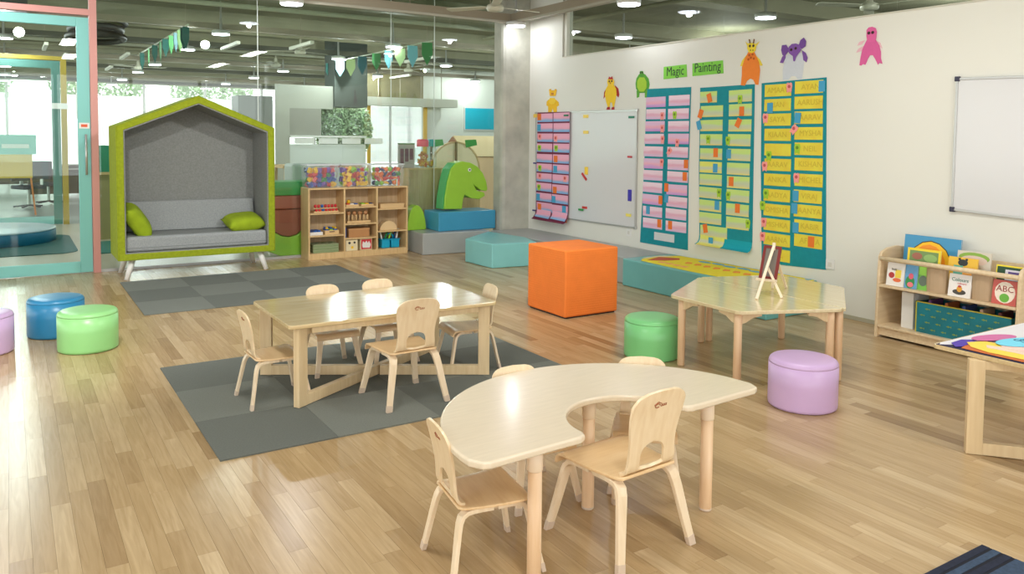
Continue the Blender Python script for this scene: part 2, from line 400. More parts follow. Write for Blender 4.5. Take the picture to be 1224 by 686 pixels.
# ---------------------------------------------------------------- glass wall, pink posts, teal door
t1 = sempty('trim_1', (0.84, YG, 0))
obj('pink_post', B(-0.035, 0.04, -0.05, 0.05, 0, ZC), M_pink, t1, bevel=0.003)
obj('pink_transom', B(-2.2, -0.036, -0.05, 0.05, 2.93, 3.0), M_pink, t1, bevel=0.003)
obj('pink_post', B(-2.28, -2.2, -0.05, 0.05, 0, ZC), M_pink, t1, bevel=0.003)
wt = sempty('window_2', (0.84, YG, 3.0))
obj('glass_pane', B(-2.2, -0.036, -0.005, 0.005, 0.0, ZC - 3.0), M_glass, wt)
# sliding door with a teal frame
d1 = sempty('door_1', (-0.2, YG, 0))
dx0, dx1 = -1.08, 1.0
obj('stile', B(dx1 - 0.125, dx1, -0.03, 0.02, 0.012, 2.905), M_doorteal, d1, bevel=0.004)
obj('stile', B(dx0, dx0 + 0.125, -0.03, 0.02, 0.012, 2.905), M_doorteal, d1, bevel=0.004)
obj('rail', B(dx0 + 0.125, dx1 - 0.125, -0.03, 0.02, 0.012, 0.135), M_doorteal, d1, bevel=0.004)
obj('rail', B(dx0 + 0.125, dx1 - 0.125, -0.03, 0.02, 2.80, 2.905), M_doorteal, d1, bevel=0.004)
obj('glass_pane', B(dx0 + 0.12, dx1 - 0.12, -0.006, 0.0, 0.13, 2.81), M_glass, d1)
hd = obj('door_handle', TB([(dx1 - 0.05, -0.075, 1.13), (dx1 - 0.05, -0.075, 1.59)], 0.012, 12), M_alu, d1, smooth=True)
obj('handle_post', TB([(dx1 - 0.05, -0.075, 1.2), (dx1 - 0.05, -0.03, 1.2)], 0.008), M_alu, hd)
obj('handle_post', TB([(dx1 - 0.05, -0.075, 1.52), (dx1 - 0.05, -0.03, 1.52)], 0.008), M_alu, hd)
st = obj('door_sticker', B(dx1 - 0.115, dx1 - 0.01, -0.0335, -0.031, 1.655, 1.72), M_white, d1)
obj('sticker_print', B(dx1 - 0.095, dx1 - 0.03, -0.0345, -0.0336, 1.672, 1.703), mat('sticker_orange', (224, 96, 58), 0.6), st)
# clear glass panels from the post to the pillar
gw = sempty('window_3', (0, YG, 0))
xs = [0.885, 2.69, 4.14, 4.51, 5.18, 5.885]
xs = [0.885, 2.69, 4.51, 5.18, 6.345]
for a, b_ in zip(xs, xs[1:]):
    obj('glass_pane', B(a + 0.003, b_ - 0.003, -0.006, 0.006, 0.03, ZC - 0.02), M_glass, gw)
M_seal = mat('glass_seal', (196, 204, 196), 0.4)
for a in xs[1:-1]: obj('joint_seal', B(a - 0.004, a + 0.004, -0.007, 0.007, 0.03, ZC - 0.02), M_seal, gw)
obj('floor_channel', B(0.885, 6.345, -0.02, 0.02, 0, 0.03), M_alu, gw)
gw2 = sempty('window_4', (0, YG, 0))
for a in (-6.0, -3.7): obj('glass_pane', B(a + 0.003, a + 2.255, -0.006, 0.006, 0.03, ZC - 0.02), M_glass, gw2)

# ---------------------------------------------------------------- ceiling services
M_lampw = mat('lamp_glow', (238, 238, 255), 0.5, emit=LAMP_EMIT)
M_housing = mat('lamp_housing', (205, 205, 200), 0.4)
tray = thing('cable_tray', 'long brownish metal cable tray running across the ceiling above the glass wall', 'cable tray', (0, 9.42, 3.2))
obj('tray_channel', B(-6, 6.0, -0.05, 0.05, -0.02, 0.10), M_tray, tray)
obj('tray_lip', B(-6, 6.0, -0.058, -0.05, -0.03, 0.0), mat('tray_lip', (176, 172, 156), 0.5), tray)
for xx in (-3, -0.6, 1.7, 3.0, 4.4, 5.6): obj('hanger_rod', TB([(xx, 0, 0.1), (xx, 0, 0.46 if True else 0)], 0.006, 6), M_tray, tray)
tray2 = thing('cable_tray', 'metal cable tray running toward the camera beside the right wall top', 'cable tray', (5.95, 0, 3.2))
obj('tray_channel', B(-0.05, 0.05, -2.5, 9.36, -0.02, 0.10), M_tray, tray2)
obj('tray_lip', B(-0.058, -0.05, -2.5, 9.36, -0.03, 0.0), mat('tray_lip', (176, 172, 156), 0.5), tray2)
for yy in (8.2, 5.6, 3.0, 0.5): obj('hanger_rod', TB([(0, yy, 0.1), (0, yy, 0.46)], 0.006, 6), M_tray, tray2)

def lamp_proto(lab, group):
    t = thing('ceiling_lamp', lab, 'lamp', (0, 0, 0), 0, group)
    obj('lamp_housing', LT([(0.10, 0.0), (0.135, 0.004), (0.135, 0.05), (0.06, 0.07), (0.02, 0.075), (0.012, 0.5)], n=20), M_housing, t, smooth=True)
    obj('diffuser', LT([(0.125, -0.008), (0.125, 0.003)], n=20), M_lampw, t)
    return t
l0 = lamp_proto('bright round downlight at the corner where the ceiling trays meet, before the concrete pillar', None)
l0.location = (5.94, 9.30, 3.13)
l1 = copy_tree(l0); l1.location = (2.83, 9.30, 3.13); l1['label'] = 'bright round downlight on the tray at the top edge, left of centre'
l1 = copy_tree(l0); l1.location = (-0.3, 9.30, 3.13); l1['label'] = 'round downlight on the tray above the glass door'
l1 = copy_tree(l0); l1.location = (5.3, 6.7, 3.13); l1['label'] = 'downlight at the top edge beside the ceiling fan and wall'
l1.location = (5.95, 6.95, 3.11)
LG = 'round downlights on the ceiling beyond the glass wall'
first = None
for yy in (12.8, 15.5, 19.3, 22.0, 25.3, 28.1):
    for xx in (-0.02, 2.8, 5.66, 8.1, 11.0, 13.8):
        if first is None:
            first = lamp_proto('small round downlight glowing on the dim ceiling beyond the glass wall', LG); c = first
        else: c = copy_tree(first)
        c.location = (xx, yy, 3.14)
        rn = {12.8: 'nearest', 15.5: 'second', 19.3: 'third', 22.0: 'fourth', 25.3: 'fifth', 28.1: 'farthest'}[yy]; cn = {-0.02: 'first', 2.8: 'second', 5.66: 'third', 8.1: 'fourth', 11.0: 'fifth', 13.8: 'sixth'}[xx]
        c['label'] = 'small downlight beyond the glass, ' + rn + ' row, ' + cn + ' from the left'
for k, (xx, yy) in enumerate(((8.13, 6.86), (8.0, 9.46), (8.1, 4.0))):
    c = copy_tree(l0); c.location = (xx, yy, 3.14)
    c['label'] = ('downlight seen through the glazed strip above the elephant cutout', 'downlight seen through the glazed strip left of the giraffe cutout', 'downlight in the neighbouring room above the pink octopus')[k]
# dark trays carrying the lamps beyond the glass, and cross pipes
for k, yy in enumerate((12.95, 15.65, 19.45, 22.15, 25.45, 28.25)):
    t = tag(obj('lighting_tray', B(-5, 30, -0.06, 0.06, -0.03, 0.06), M_traydark if k % 2 else M_tray, loc=(0, yy, 3.26)), 'straight lighting tray across the ceiling beyond the glass, ' + ('nearest of six', 'second nearest', 'third nearest', 'fourth nearest', 'fifth nearest', 'farthest of six')[k], 'cable tray', 'lighting trays beyond the glass')
for k, yy in enumerate((11.3, 14.2, 17.4, 18.2, 20.8, 23.6, 26.9)):
    tag(obj('ceiling_pipe', TB([(-5, yy, 3.36), (30, yy, 3.36)], 0.035, 8), M_beam if k % 2 else mat('pipe_pale', (178, 178, 158), 0.5)), 'thin straight ceiling pipe beyond the glass, ' + ('nearest', 'second nearest', 'third nearest', 'middle', 'third farthest', 'second farthest', 'farthest')[k] + ' of seven', 'pipe', 'ceiling pipes beyond the glass')
tag(obj('ceiling_pipe', TB([(7.0, 3.0, 3.30), (7.0, 12.0, 3.30)], 0.03, 8), M_beam), 'pipe under the ceiling of the neighbouring room over the right wall', 'pipe')
# linear tube lamps running away from the camera
M_tubew = mat('tube_white', (222, 222, 204), 0.4)
for k, (xx, yy) in enumerate(((0.6, 16.6), (1.0, 18.4), (2.0, 17.6), (2.05, 21.0), (4.3, 13.6), (3.3, 14.4), (7.0, 14.6), (9.5, 14.6), (8.6, 19.0))):
    t = thing('tube_light', 'unlit white tube light fitting under the ceiling beyond the glass', 'tube light', (xx, yy, 3.12), 0, 'white tube fittings beyond the glass')
    obj('fitting_body', B(-0.03, 0.03, -0.6, 0.6, 0, 0.05), M_tubew, t)
    obj('suspension', TB([(0, 0, 0.05), (0, 0, 0.5)], 0.006, 6), M_tray, t)
# ceiling fans
M_fan = mat('fan_cream', (190, 188, 168), 0.45)
def fan(lab, loc, rz, group=None, r=0.62):
    t = thing('ceiling_fan', lab, 'fan', loc, rz, group)
    obj('motor_housing', LT([(0.05, -0.045), (0.095, -0.035), (0.105, 0.0), (0.095, 0.03), (0.045, 0.05), (0.03, 0.09), (0.035, 0.13), (0.014, 0.15), (0.014, 0.44), (0.045, 0.47), (0.05, 0.52)], n=24), M_fan, t, smooth=True)
    for k in range(3):
        a = 2 * PI * k / 3
        bm = NB(); prism(bm, [(0.10, -0.018), (0.16, -0.045), (r, -0.06), (r + 0.02, -0.03), (r + 0.02, 0.045), (r, 0.06), (0.16, 0.045), (0.10, 0.018)], 'xy', -0.004, 0.004)
        bmesh.ops.rotate(bm, verts=bm.verts, cent=(0, 0, 0), matrix=Matrix.Rotation(0.18, 3, 'X')); bmesh.ops.rotate(bm, verts=bm.verts, cent=(0, 0, 0), matrix=Matrix.Rotation(a, 3, 'Z'))
        bmesh.ops.translate(bm, verts=bm.verts, vec=(0, 0, 0.01))
        obj('fan_blade', bm, M_fan, t)
    return t
fan('cream three-blade ceiling fan at the top edge, before the concrete pillar', (4.94, 8.2, 3.14), 0.05)
fan('ceiling fan seen in the neighbouring room through the glazed strip', (8.4, 5.6, 3.14), 0.6)
for k, (xx, yy) in enumerate(((5.0, 17.6), (4.6, 14.6), (7.9, 17.0), (9.4, 20.5), (2.6, 20.4))):
    fan('cream ceiling fan hanging far beyond the glass wall', (xx, yy, 3.14), 0.4 * k, 'ceiling fans beyond the glass')
# wide dark ring duct beyond the door
M_dk = mat('duct_black', (44, 42, 36), 0.6)
for k, (rr_, zz, lab) in enumerate(((1.0, 3.36, 'upper'), (0.86, 3.24, 'middle'), (0.94, 3.12, 'lower'))):
    tag(obj('cable_coil', TB([(1.22 + 0.42 * rr_ * math.cos(a), 14.3 + 0.75 * rr_ * math.sin(a), zz) for a in [2 * PI * i / 28 for i in range(29)]], 0.05, 8), M_dk, smooth=True), lab + ' loop of the thick black cable coil under the ceiling behind the pink post', 'cable')
tag(obj('ceiling_duct', B(-0.62, 0.35, -0.3, 0.3, -0.2, 0.2), mat('duct_dark', (84, 84, 84), 0.6), loc=(-0.1, 12.2, 3.36)), 'dark rectangular air duct seen at the top of the glass door', 'duct')

# ---------------------------------------------------------------- bunting
M_leafs = [mat('leaf_dark', (28, 92, 84), 0.7), mat('leaf_green', (120, 182, 70), 0.7), mat('leaf_sky', (130, 196, 210), 0.7), mat('leaf_pale', (196, 222, 160), 0.7), mat('leaf_slate', (58, 104, 112), 0.7), mat('leaf_mid', (70, 138, 80), 0.7)]
def bunting(lab, x, z, ys, cols, y0, y1, h, w=0.085, turn=0.0):
    t = thing('leaf_bunting', lab, 'bunting', (x, y0, z))
    obj('bunting_pole', TB([(0, 0, 0), (0, y1 - y0, 0)], 0.012, 8), mat('pole_pale', (200, 206, 184), 0.5), t, smooth=True)
    for yy in (y0 + 0.2, y1 - 0.2): obj('hanging_wire', TB([(0, yy - y0, 0), (0, yy - y0, ZC - z)], 0.003, 5), M_tray, t)
    for k, (yy, c) in enumerate(zip(ys, cols)):
        hh = h * R(0.85, 1.05)
        bm = PR([(-w, 0), (w, 0), (w * 1.05, -hh * 0.5), (0, -hh), (-w * 1.05, -hh * 0.5)], 'xz', -0.003, 0.003)
        bmesh.ops.rotate(bm, verts=bm.verts, cent=(0, 0, 0), matrix=Matrix.Rotation(turn + R(-0.4, 0.4), 3, 'Z'))
        obj('leaf_flag', bm, M_leafs[c], t, (0, yy - y0, -0.01))
bunting('row of dark green leaf flags on a pole above the green cabin seat', 2.15, 3.12, [12.0, 12.15, 12.45, 12.8, 13.2, 13.7, 14.2, 14.8, 15.5, 16.3], [0, 0, 1, 4, 5, 0, 5, 0, 5, 0], 11.8, 16.6, 0.34, 0.06, 0.9)
bunting('row of green and blue leaf flags on a pole above the toy shelf', 5.77, 3.13, [11.7, 12.25, 12.75, 13.25, 13.8, 14.5, 15.1, 15.7, 16.3], [5, 2, 3, 4, 5, 4, 3, 2, 1][:8] + [0], 11.5, 16.6, 0.36)

# sloped face of the far facade: white blinds, a strip of trees above them
M_blind = bpy.data.materials.new('white_blind'); M_blind.use_nodes = True
_nt = M_blind.node_tree
for n in list(_nt.nodes): _nt.nodes.remove(n)
_o = _nt.nodes.new('ShaderNodeOutputMaterial'); _a = _nt.nodes.new('ShaderNodeBsdfTranslucent'); _b = _nt.nodes.new('ShaderNodeBsdfTransparent'); _c = _nt.nodes.new('ShaderNodeMixShader')
_a.inputs[0].default_value = (0.95, 0.95, 0.95, 1); _c.inputs[0].default_value = 0.5
_nt.links.new(_a.outputs[0], _c.inputs[1]); _nt.links.new(_b.outputs[0], _c.inputs[2]); _nt.links.new(_c.outputs[0], _o.inputs[0])
fw = sempty('wall_far', (0, 30, 0))
obj('floor_sill', B(-8, 32, 0, 0.15, 0, 0.12), mat('sill_pink', (204, 176, 166), 0.6), fw)
obj('lintel', B(-8, 32, 0, 0.15, 3.3, ZC), M_beam, fw)
for k in range(20):
    xx = -8 + k * 2.0
    obj('mullion', B(xx - 0.04, xx + 0.04, 0, 0.1, 0.12, 3.3), mat('mullion_pale', (206, 204, 200), 0.5), fw)
    obj('roller_blind', B(xx + 0.05, xx + 1.95, 0.04, 0.044, 0.14, 2.88), M_blind, fw)
wl2 = sempty('wall_side_far', (32, 0, 0)); obj('wall_panel', B(0, 0.1, -3, 30, 0, ZC), M_wall, wl2)
wl3 = sempty('wall_side_back', (6.5, -3, 0)); obj('wall_panel', B(0, 25.5, -0.1, 0, 0, ZC), M_wall, wl3)
# trees outside
M_leaf = mat('tree_leaves', (176, 200, 160), 0.9, noise=0.4, scale=3)
M_bark = mat('tree_bark', (120, 104, 86), 0.9)
rt = random.Random(5)
def leaves(n, c, r, s):
    bm = NB()
    for k in range(n):
        d = Vector((rt.gauss(0, 1), rt.gauss(0, 1), rt.gauss(0, 1))).normalized() * rt.uniform(0.35, 1) ** 0.5
        p = Vector((c[0] + d.x * r[0], c[1] + d.y * r[1], c[2] + d.z * r[2]))
        a = Vector((rt.gauss(0, 1), rt.gauss(0, 1), rt.gauss(0, 1))).normalized(); b_ = a.orthogonal().normalized()
        bm.faces.new([bm.verts.new(p + a * s), bm.verts.new(p + b_ * s * 0.5), bm.verts.new(p - a * s), bm.verts.new(p - b_ * s * 0.5)])
    return bm
def tree(x, y, s, lab):
    t = thing('garden_tree', lab, 'tree', (x, y, -0.1), 0, 'trees outside the far windows')
    obj('trunk', TB([(0, 0, 0), (0.1, 0, 1.5), (0, 0.1, 2.8)], [0.16, 0.12, 0.08], 8), M_bark, t)
    obj('foliage', leaves(2600, (0, 0, 3.6), (1.7, 1.3, 1.5), 0.11), M_leaf, t)
for x_, y_ in ((-6, 34), (-1.5, 35.5), (3, 34.5), (7.5, 36), (12, 34.6), (16.5, 35.5), (21, 34.5)): tree(x_, y_, 1, 'pale green garden tree outside, above the white blinds')

# ================================================================ WALL DISPLAYS
XW = XR
def flat(name, pts, m, parent, d0, d1, smooth=False):
    # a flat cut-out lying on the right wall; pts are (y, z); d0..d1 = distance from the wall
    return obj(name, PR(pts, 'yz', XW - d1, XW - d0), m, parent)
def wthing(name, lab, cat, group=None):
    return thing(name, lab, cat, (0, 0, 0), 0, group)
# whiteboards
def whiteboard(lab, pts, m_corner, tray):
    t = wthing('whiteboard', lab, 'whiteboard')
    (yl, zt), (yr, zt2), (yr2, zb), (yl2, zb2) = pts
    flat('board_face', pts, M_whiteboard, t, 0.004, 0.016)
    w = 0.018
    for a, b_ in ((pts[0], pts[1]), (pts[1], pts[2]), (pts[2], pts[3]), (pts[3], pts[0])):
        obj('frame_strip', BAR((XW - 0.012, a[0], a[1]), (XW - 0.012, b_[0], b_[1]), w, 0.022, (-1, 0, 0)), M_alu, t, bevel=0.002)
    for a in pts: obj('frame_corner', B(XW - 0.028, XW - 0.001, a[0] - 0.02, a[0] + 0.02, a[1] - 0.02, a[1] + 0.02), m_corner, t, bevel=0.006)
    return t
whiteboard('white magnetic board with magnets, behind the orange cube', [(9.365, 1.943), (7.224, 1.934), (7.217, 0.531), (9.326, 0.51)], M_alu, True)
whiteboard('empty whiteboard with dark corners above the bookshelf', [(3.438, 2.092), (2.0, 2.06), (2.0, 1.00), (3.44, 1.061)], M_dark, False)

def card(parent, name, y, z, w, h, m, d, tilt=0.0):
    c, s = math.cos(tilt), math.sin(tilt)
    pts = [(y + c * a - s * b_, z + s * a + c * b_) for a, b_ in ((-w / 2, -h / 2), (w / 2, -h / 2), (w / 2, h / 2), (-w / 2, h / 2))]
    return flat(name, pts, m, parent, d, d + 0.003)
def tagpiece(parent, y, z, c, tilt=0.0, d=0.011, w=0.062, h=0.095):
    # small tag: plain rectangle for orange / blue, rounded little figure for pink / green
    ct, s = math.cos(tilt), math.sin(tilt)
    if c in 'ob': sh = [(-.5, -.5), (.5, -.5), (.5, .5), (-.5, .5)]
    else: sh = [(-.35, -.5), (-.1, -.38), (.1, -.38), (.35, -.5), (.42, -.1), (.5, .15), (.42, .45), (.2, .5), (0, .42), (-.2, .5), (-.42, .45), (-.5, .15), (-.42, -.1)]
    pts = [(y + ct * a * w - s * b_ * h, z + s * a * w + ct * b_ * h) for a, b_ in sh]
    o = flat('name_tag', pts, M_tags[c], parent, d, d + 0.003)
    if c in 'pg':
        mi = mat('tag_ink_' + c, (200, 84, 92) if c == 'p' else (104, 142, 36), 0.8)
        flat('tag_drawing', [(y + a * w * .25, z + 0.012 + b_ * w * .25) for a, b_ in [(math.cos(i * PI / 4), math.sin(i * PI / 4)) for i in range(8)]], mi, o, d + 0.0031, d + 0.0042)
    return o

# --- teal chart 1 (pink cards)
ch = wthing('name_chart', 'teal wall chart with two columns of pink and violet cards, right of the magnetic board', 'wall chart')
flat('chart_backing', [(7.068, 2.18), (6.35, 2.17), (6.363, 1.287), (6.348, 0.367), (7.137, 0.364), (7.087, 1.26)], M_tealcloth, ch, 0.001, 0.006)
rc = random.Random(11)
rows1 = [(6.907, 2.023), (6.903, 1.883), (6.913, 1.743), (6.924, 1.597), (6.934, 1.451), (6.93, 1.31), (6.933, 1.173), (6.937, 1.031), (6.94, 0.889), (6.929, 0.747), (6.925, 0.61)]
rows1r = [(6.527, 2.029), (6.536, 1.88), (6.531, 1.74), (6.527, 1.6), (6.536, 1.45), (6.526, 1.309), (6.528, 1.173), (6.537, 1.026), (6.533, 0.889), (6.543, 0.751), (6.539, 0.61)]
for k in range(11):
    card(ch, 'card', rows1[k][0], rows1[k][1], 0.325, 0.117, M_card1b if k in (0, 2, 5, 8) else M_card1, 0.0062, rc.uniform(-.01, .01))
    card(ch, 'card', rows1r[k][0], rows1r[k][1], 0.325, 0.117, M_card1b if k in (3, 7) else M_card1, 0.0062, rc.uniform(-.01, .01))
card(ch, 'title_card', (6.725, 0.47)[0], (6.725, 0.47)[1], 0.33, 0.09, M_whiteboard, 0.0062)
for y, z, c, a in (6.791, 1.857, 'p', 0), (6.787, 1.713, 'p', 0), (6.777, 1.588, 'p', 0), (6.588, 1.863, 'g', 0), (6.539, 1.553, 'p', .1), (6.663, 1.456, 'p', .7), (6.783, 1.324, 'p', 0), (6.396, 1.323, 'o', 0), (6.411, 1.183, 'o', 0), (6.699, 1.045, 'o', 0), (6.792, 0.894, 'o', 0), (6.696, 0.92, 'b', .1), (7.001, 0.761, 'b', 0), (6.805, 0.622, 'o', 0), (6.626, 0.62, 'o', 0): tagpiece(ch, y, z, c, a)
# --- teal chart 2 (lime cards)
ch = wthing('name_chart', 'teal wall chart with two columns of lime and grey cards, its bottom curling outward', 'wall chart')
flat('chart_backing', [(6.212, 2.154), (5.469, 2.156), (5.458, 1.32), (5.449, 0.557), (6.177, 0.563), (6.205, 1.293)], M_tealcloth, ch, 0.001, 0.006)
bm = NB()
prof = [(0.004, 0.0), (0.012, -0.05), (0.035, -0.085), (0.075, -0.10)]
(ya, za), (yb_, zb_) = (6.177, 0.563), (5.449, 0.557)
r0 = None
for d, dz in prof:
    r1 = [bm.verts.new((XW - d, ya, za + dz)), bm.verts.new((XW - d, yb_, zb_ + dz))]
    if r0: bm.faces.new((r0[0], r0[1], r1[1], r1[0]))
    r0 = r1
obj('curled_edge', bm, mat('chart_teal_light', (0, 160, 176), 0.8), ch, solid=0.003)
bm = NB(); r0 = None
yc = ya + (yb_ - ya) * 0.5
for d, dz in prof:
    r1 = [bm.verts.new((XW - d - 0.004, ya - 0.02, za + dz)), bm.verts.new((XW - d - 0.004, yc, (za + zb_) / 2 + dz))]
    if r0: bm.faces.new((r0[0], r0[1], r1[1], r1[0]))
    r0 = r1
obj('card', bm, M_card2b, ch, solid=0.002)
rows2 = [(6.087, 2.05), (6.035, 1.897), (6.036, 1.746), (6.037, 1.594), (6.033, 1.442), (6.034, 1.299), (6.03, 1.165), (6.032, 1.025), (6.028, 0.886), (6.024, 0.751), (5.972, 0.612)]
rows2r = [(5.649, 2.046), (5.645, 1.901), (5.645, 1.743), (5.651, 1.593), (5.647, 1.442), (5.653, 1.296), (5.649, 1.158), (5.65, 1.019), (5.651, 0.872), (5.646, 0.734)]
for k in range(11):
    card(ch, 'card', rows2[k][0], rows2[k][1], 0.24 if k == 0 else (0.38 if k == 10 else 0.315), 0.118, M_card2b if k == 5 else M_card2, 0.0062, rc.uniform(-.01, .01))
    if k < 10: card(ch, 'card', rows2r[k][0], rows2r[k][1], 0.30, 0.122, M_card2, 0.0062, rc.uniform(-.01, .01))
for y, z, c, a in (6.069, 2.04, 'o', -.3), (5.648, 2.008, 'g', 0), (6.192, 1.873, 'o', .35), (5.622, 1.888, 'o', 0), (6.213, 1.751, 'b', -.3), (5.663, 1.769, 'o', .5), (6.073, 1.594, 'g', 0), (5.797, 1.583, 'g', 0), (5.962, 1.457, 'o', 0), (5.782, 1.448, 'b', 0), (5.963, 1.293, 'b', 0), (5.739, 1.162, 'o', 0), (5.902, 1.029, 'g', 0), (5.774, 1.011, 'g', 0), (5.927, 0.898, 'b', 0), (5.646, 0.89, 'o', 0), (5.504, 0.739, 'g', 0), (6.087, 0.637, 'o', -.2): tagpiece(ch, y, z, c, a)
o = tagpiece(ch, *(5.986, 0.503), 'b', 0, d=0.03)
# --- teal chart 3 (yellow name cards)
ch = wthing('name_chart', 'teal wall chart with two columns of yellow name cards, rightmost of the charts', 'wall chart')
flat('chart_backing', [(5.38, 2.16), (4.638, 2.176), (4.615, 1.351), (4.584, 0.406), (5.321, 0.37), (5.363, 1.324)], M_tealcloth, ch, 0.001, 0.006)
ys3 = [(5.179, 2.081), (5.179, 1.939), (5.174, 1.796), (5.169, 1.649), (5.164, 1.503), (5.159, 1.356), (5.16, 1.208), (5.159, 1.056), (5.155, 0.909), (5.15, 0.765), (5.145, 0.621), (5.14, 0.473)]
ys3r = [(4.824, 2.096), (4.824, 1.952), (4.819, 1.811), (4.814, 1.662), (4.809, 1.517), (4.804, 1.372), (4.799, 1.222), (4.803, 1.068), (4.798, 0.93), (4.788, 0.785), (4.784, 0.647)]
nl = ['AMAAY', 'RIAN', 'SAYA', 'KIAAN', '', 'AARAV', 'ANIKA', 'AADYA', 'OMISHA', 'MISHKA', 'AARNA', 'NEIL']
nr = ['AYAN', 'AARUSH', 'AARAV', 'MYSHA', 'NEIL', 'KISHAN', 'MICHEL', 'VIRAJ', 'AANYA', 'KABIR', 'AFR  A']
for k in range(12):
    for col_, nm in ((ys3, nl), (ys3r, nr)):
        if k >= len(col_): continue
        y, z = col_[k]
        c = card(ch, 'card', y, z, 0.315 if col_ is ys3 else 0.31, 0.118, M_ycard, 0.0062)
        if nm[k]: lettering(nm[k], 0.075, M_fint, c, (XW - 0.0105, y - (0.02 if col_ is ys3r else -0.0), z), RW)
for y, z, c, a in (5.042, 2.099, 'p', 0), (4.679, 2.097, 'b', 0), (5.264, 1.912, 'b', 0), (5.317, 1.81, 'p', 0), (4.936, 1.809, 'b', .1), (4.975, 1.698, 'p', .7), (4.931, 1.515, 'g', 0), (5.263, 1.439, 'g', 0), (5.311, 1.334, 'p', 0), (4.931, 1.236, 'p', 0), (4.935, 1.067, 'b', 0), (5.287, 1.06, 'g', 0), (4.945, 0.946, 'b', 0), (5.324, 0.941, 'g', 0), (4.924, 0.763, 'b', 0), (5.303, 0.775, 'p', 0), (5.314, 0.632, 'p', 0), (4.747, 0.647, 'o', 0): tagpiece(ch, y, z, c, a, w=0.068, h=0.1)
# --- maroon chart over the magnetic board
ch = wthing('name_chart', 'maroon pocket chart with blue and pink cards hanging over the magnetic board', 'wall chart')
flat('chart_backing', [(9.291, 1.953), (8.541, 1.948), (8.539, 0.589), (9.307, 0.595)], M_maroon, ch, 0.034, 0.040)
r_l = [(9.104, 1.876), (9.101, 1.74), (9.098, 1.6), (9.106, 1.46), (9.107, 1.314), (9.11, 1.18), (9.108, 1.045), (9.115, 0.91), (9.112, 0.769), (9.099, 0.635)]
r_r = [(8.715, 1.879), (8.712, 1.738), (8.709, 1.597), (8.71, 1.461), (8.717, 1.314), (8.717, 1.177), (8.72, 1.041), (8.727, 0.904), (8.728, 0.767), (8.731, 0.624)]
for k in range(10):
    card(ch, 'card', r_l[k][0], r_l[k][1], 0.37, 0.115, M_card0, 0.0405); card(ch, 'card', r_r[k][0], r_r[k][1], 0.37, 0.118, M_card0, 0.0405)
bm = NB(); r0 = None
for d, dz in ((0.037, 0.0), (0.05, -0.07), (0.09, -0.125), (0.12, -0.14)):
    r1 = [bm.verts.new((XW - d, (9.307, 0.595)[0], (9.307, 0.595)[1] + dz)), bm.verts.new((XW - d, (8.539, 0.589)[0], (8.539, 0.589)[1] + dz))]
    if r0: bm.faces.new((r0[0], r0[1], r1[1], r1[0]))
    r0 = r1
obj('curled_edge', bm, M_maroon, ch, solid=0.003)
for yy in ((9.097, 0.53)[0], (8.719, 0.528)[0]):
    bm = NB(); r0 = None; zz = (8.917, 0.592)[1]
    for d, dz in ((0.044, 0.0), (0.056, -0.06), (0.09, -0.105)):
        r1 = [bm.verts.new((XW - d, yy + 0.17, zz + dz + 0.005)), bm.verts.new((XW - d, yy - 0.17, zz + dz - 0.005))]
        if r0: bm.faces.new((r0[0], r0[1], r1[1], r1[0]))
        r0 = r1
    obj('card', bm, M_card0, ch, solid=0.002)
for y, z, c in (9.238, 1.887, 'o'), (9.245, 1.741, 'b'), (9.222, 1.605, 'p'), (8.839, 1.584, 'p'), (9.229, 1.452, 'g'), (8.826, 1.453, 'g'), (8.833, 1.31, 'o'), (9.213, 1.17, 'g'), (8.84, 1.173, 'b'), (9.211, 1.052, 'p'), (8.615, 1.046, 'p'), (9.229, 0.898, 'g'), (8.844, 0.886, 'o'), (9.247, 0.766, 'b'), (8.871, 0.757, 'b'), (9.213, 0.626, 'o'), (8.625, 0.639, 'b'), (8.604, 0.505, 'o'): tagpiece(ch, y, z, c, 0, d=0.0436, w=0.085, h=0.09)
# magnets and clips
def magnet(lab, y, z, w, h, rgb, nm='magnet_clip', tilt=0.0, d=0.017, name='magnet', marker=False):
    o = obj(name, B(-0.012, 0, -w / 2, w / 2, -h / 2, h / 2), mat('clip_%d_%d_%d' % rgb, rgb, 0.4), bevel=0.003, loc=(XW - d, y, z)); o.rotation_euler = (tilt, 0, 0)
    tag(o, lab, 'magnet')
    return o
magnet('green clip at the top right of the magnetic board', *(7.312, 1.856), 0.10, 0.028, (24, 120, 90))
magnet('dark green clip at the top right of the maroon chart', *(8.596, 1.899), 0.10, 0.024, (24, 110, 70), d=0.046)
magnet('red clip at the right side of the magnetic board', *(7.33, 1.378), 0.08, 0.024, (190, 50, 60))
magnet('curved blue magnet near the right edge of the magnetic board', *(7.318, 0.913), 0.06, 0.14, (60, 50, 170))
magnet('yellow magnet at the lower right of the magnetic board', *(7.334, 0.672), 0.09, 0.035, (240, 226, 110))
magnet('yellow magnet at the upper middle of the magnetic board', *(8.204, 1.881), 0.10, 0.04, (244, 214, 90))
magnet('yellow magnet below the topmost one on the magnetic board', *(8.199, 1.675), 0.10, 0.04, (244, 214, 100))
magnet('yellow bar magnet in the middle of the magnetic board', *(8.179, 1.176), 0.06, 0.10, (244, 206, 60))
magnet('curved red magnet below the yellow bar on the board', *(8.221, 1.098), 0.13, 0.03, (196, 40, 50), tilt=0.7)
magnet('red magnet low on the magnetic board', *(8.203, 0.695), 0.10, 0.03, (210, 60, 50))
magnet('green magnet touching the low red one on the board', *(8.265, 0.662), 0.10, 0.025, (40, 150, 70), d=0.03)
magnet('navy clip on the left edge of the magnetic board, mid height', *(9.34, 1.237), 0.10, 0.02, (50, 40, 120), d=0.030)
magnet('navy clip on the left edge of the magnetic board, near the bottom', *(9.338, 0.563), 0.12, 0.022, (40, 40, 110), d=0.030)
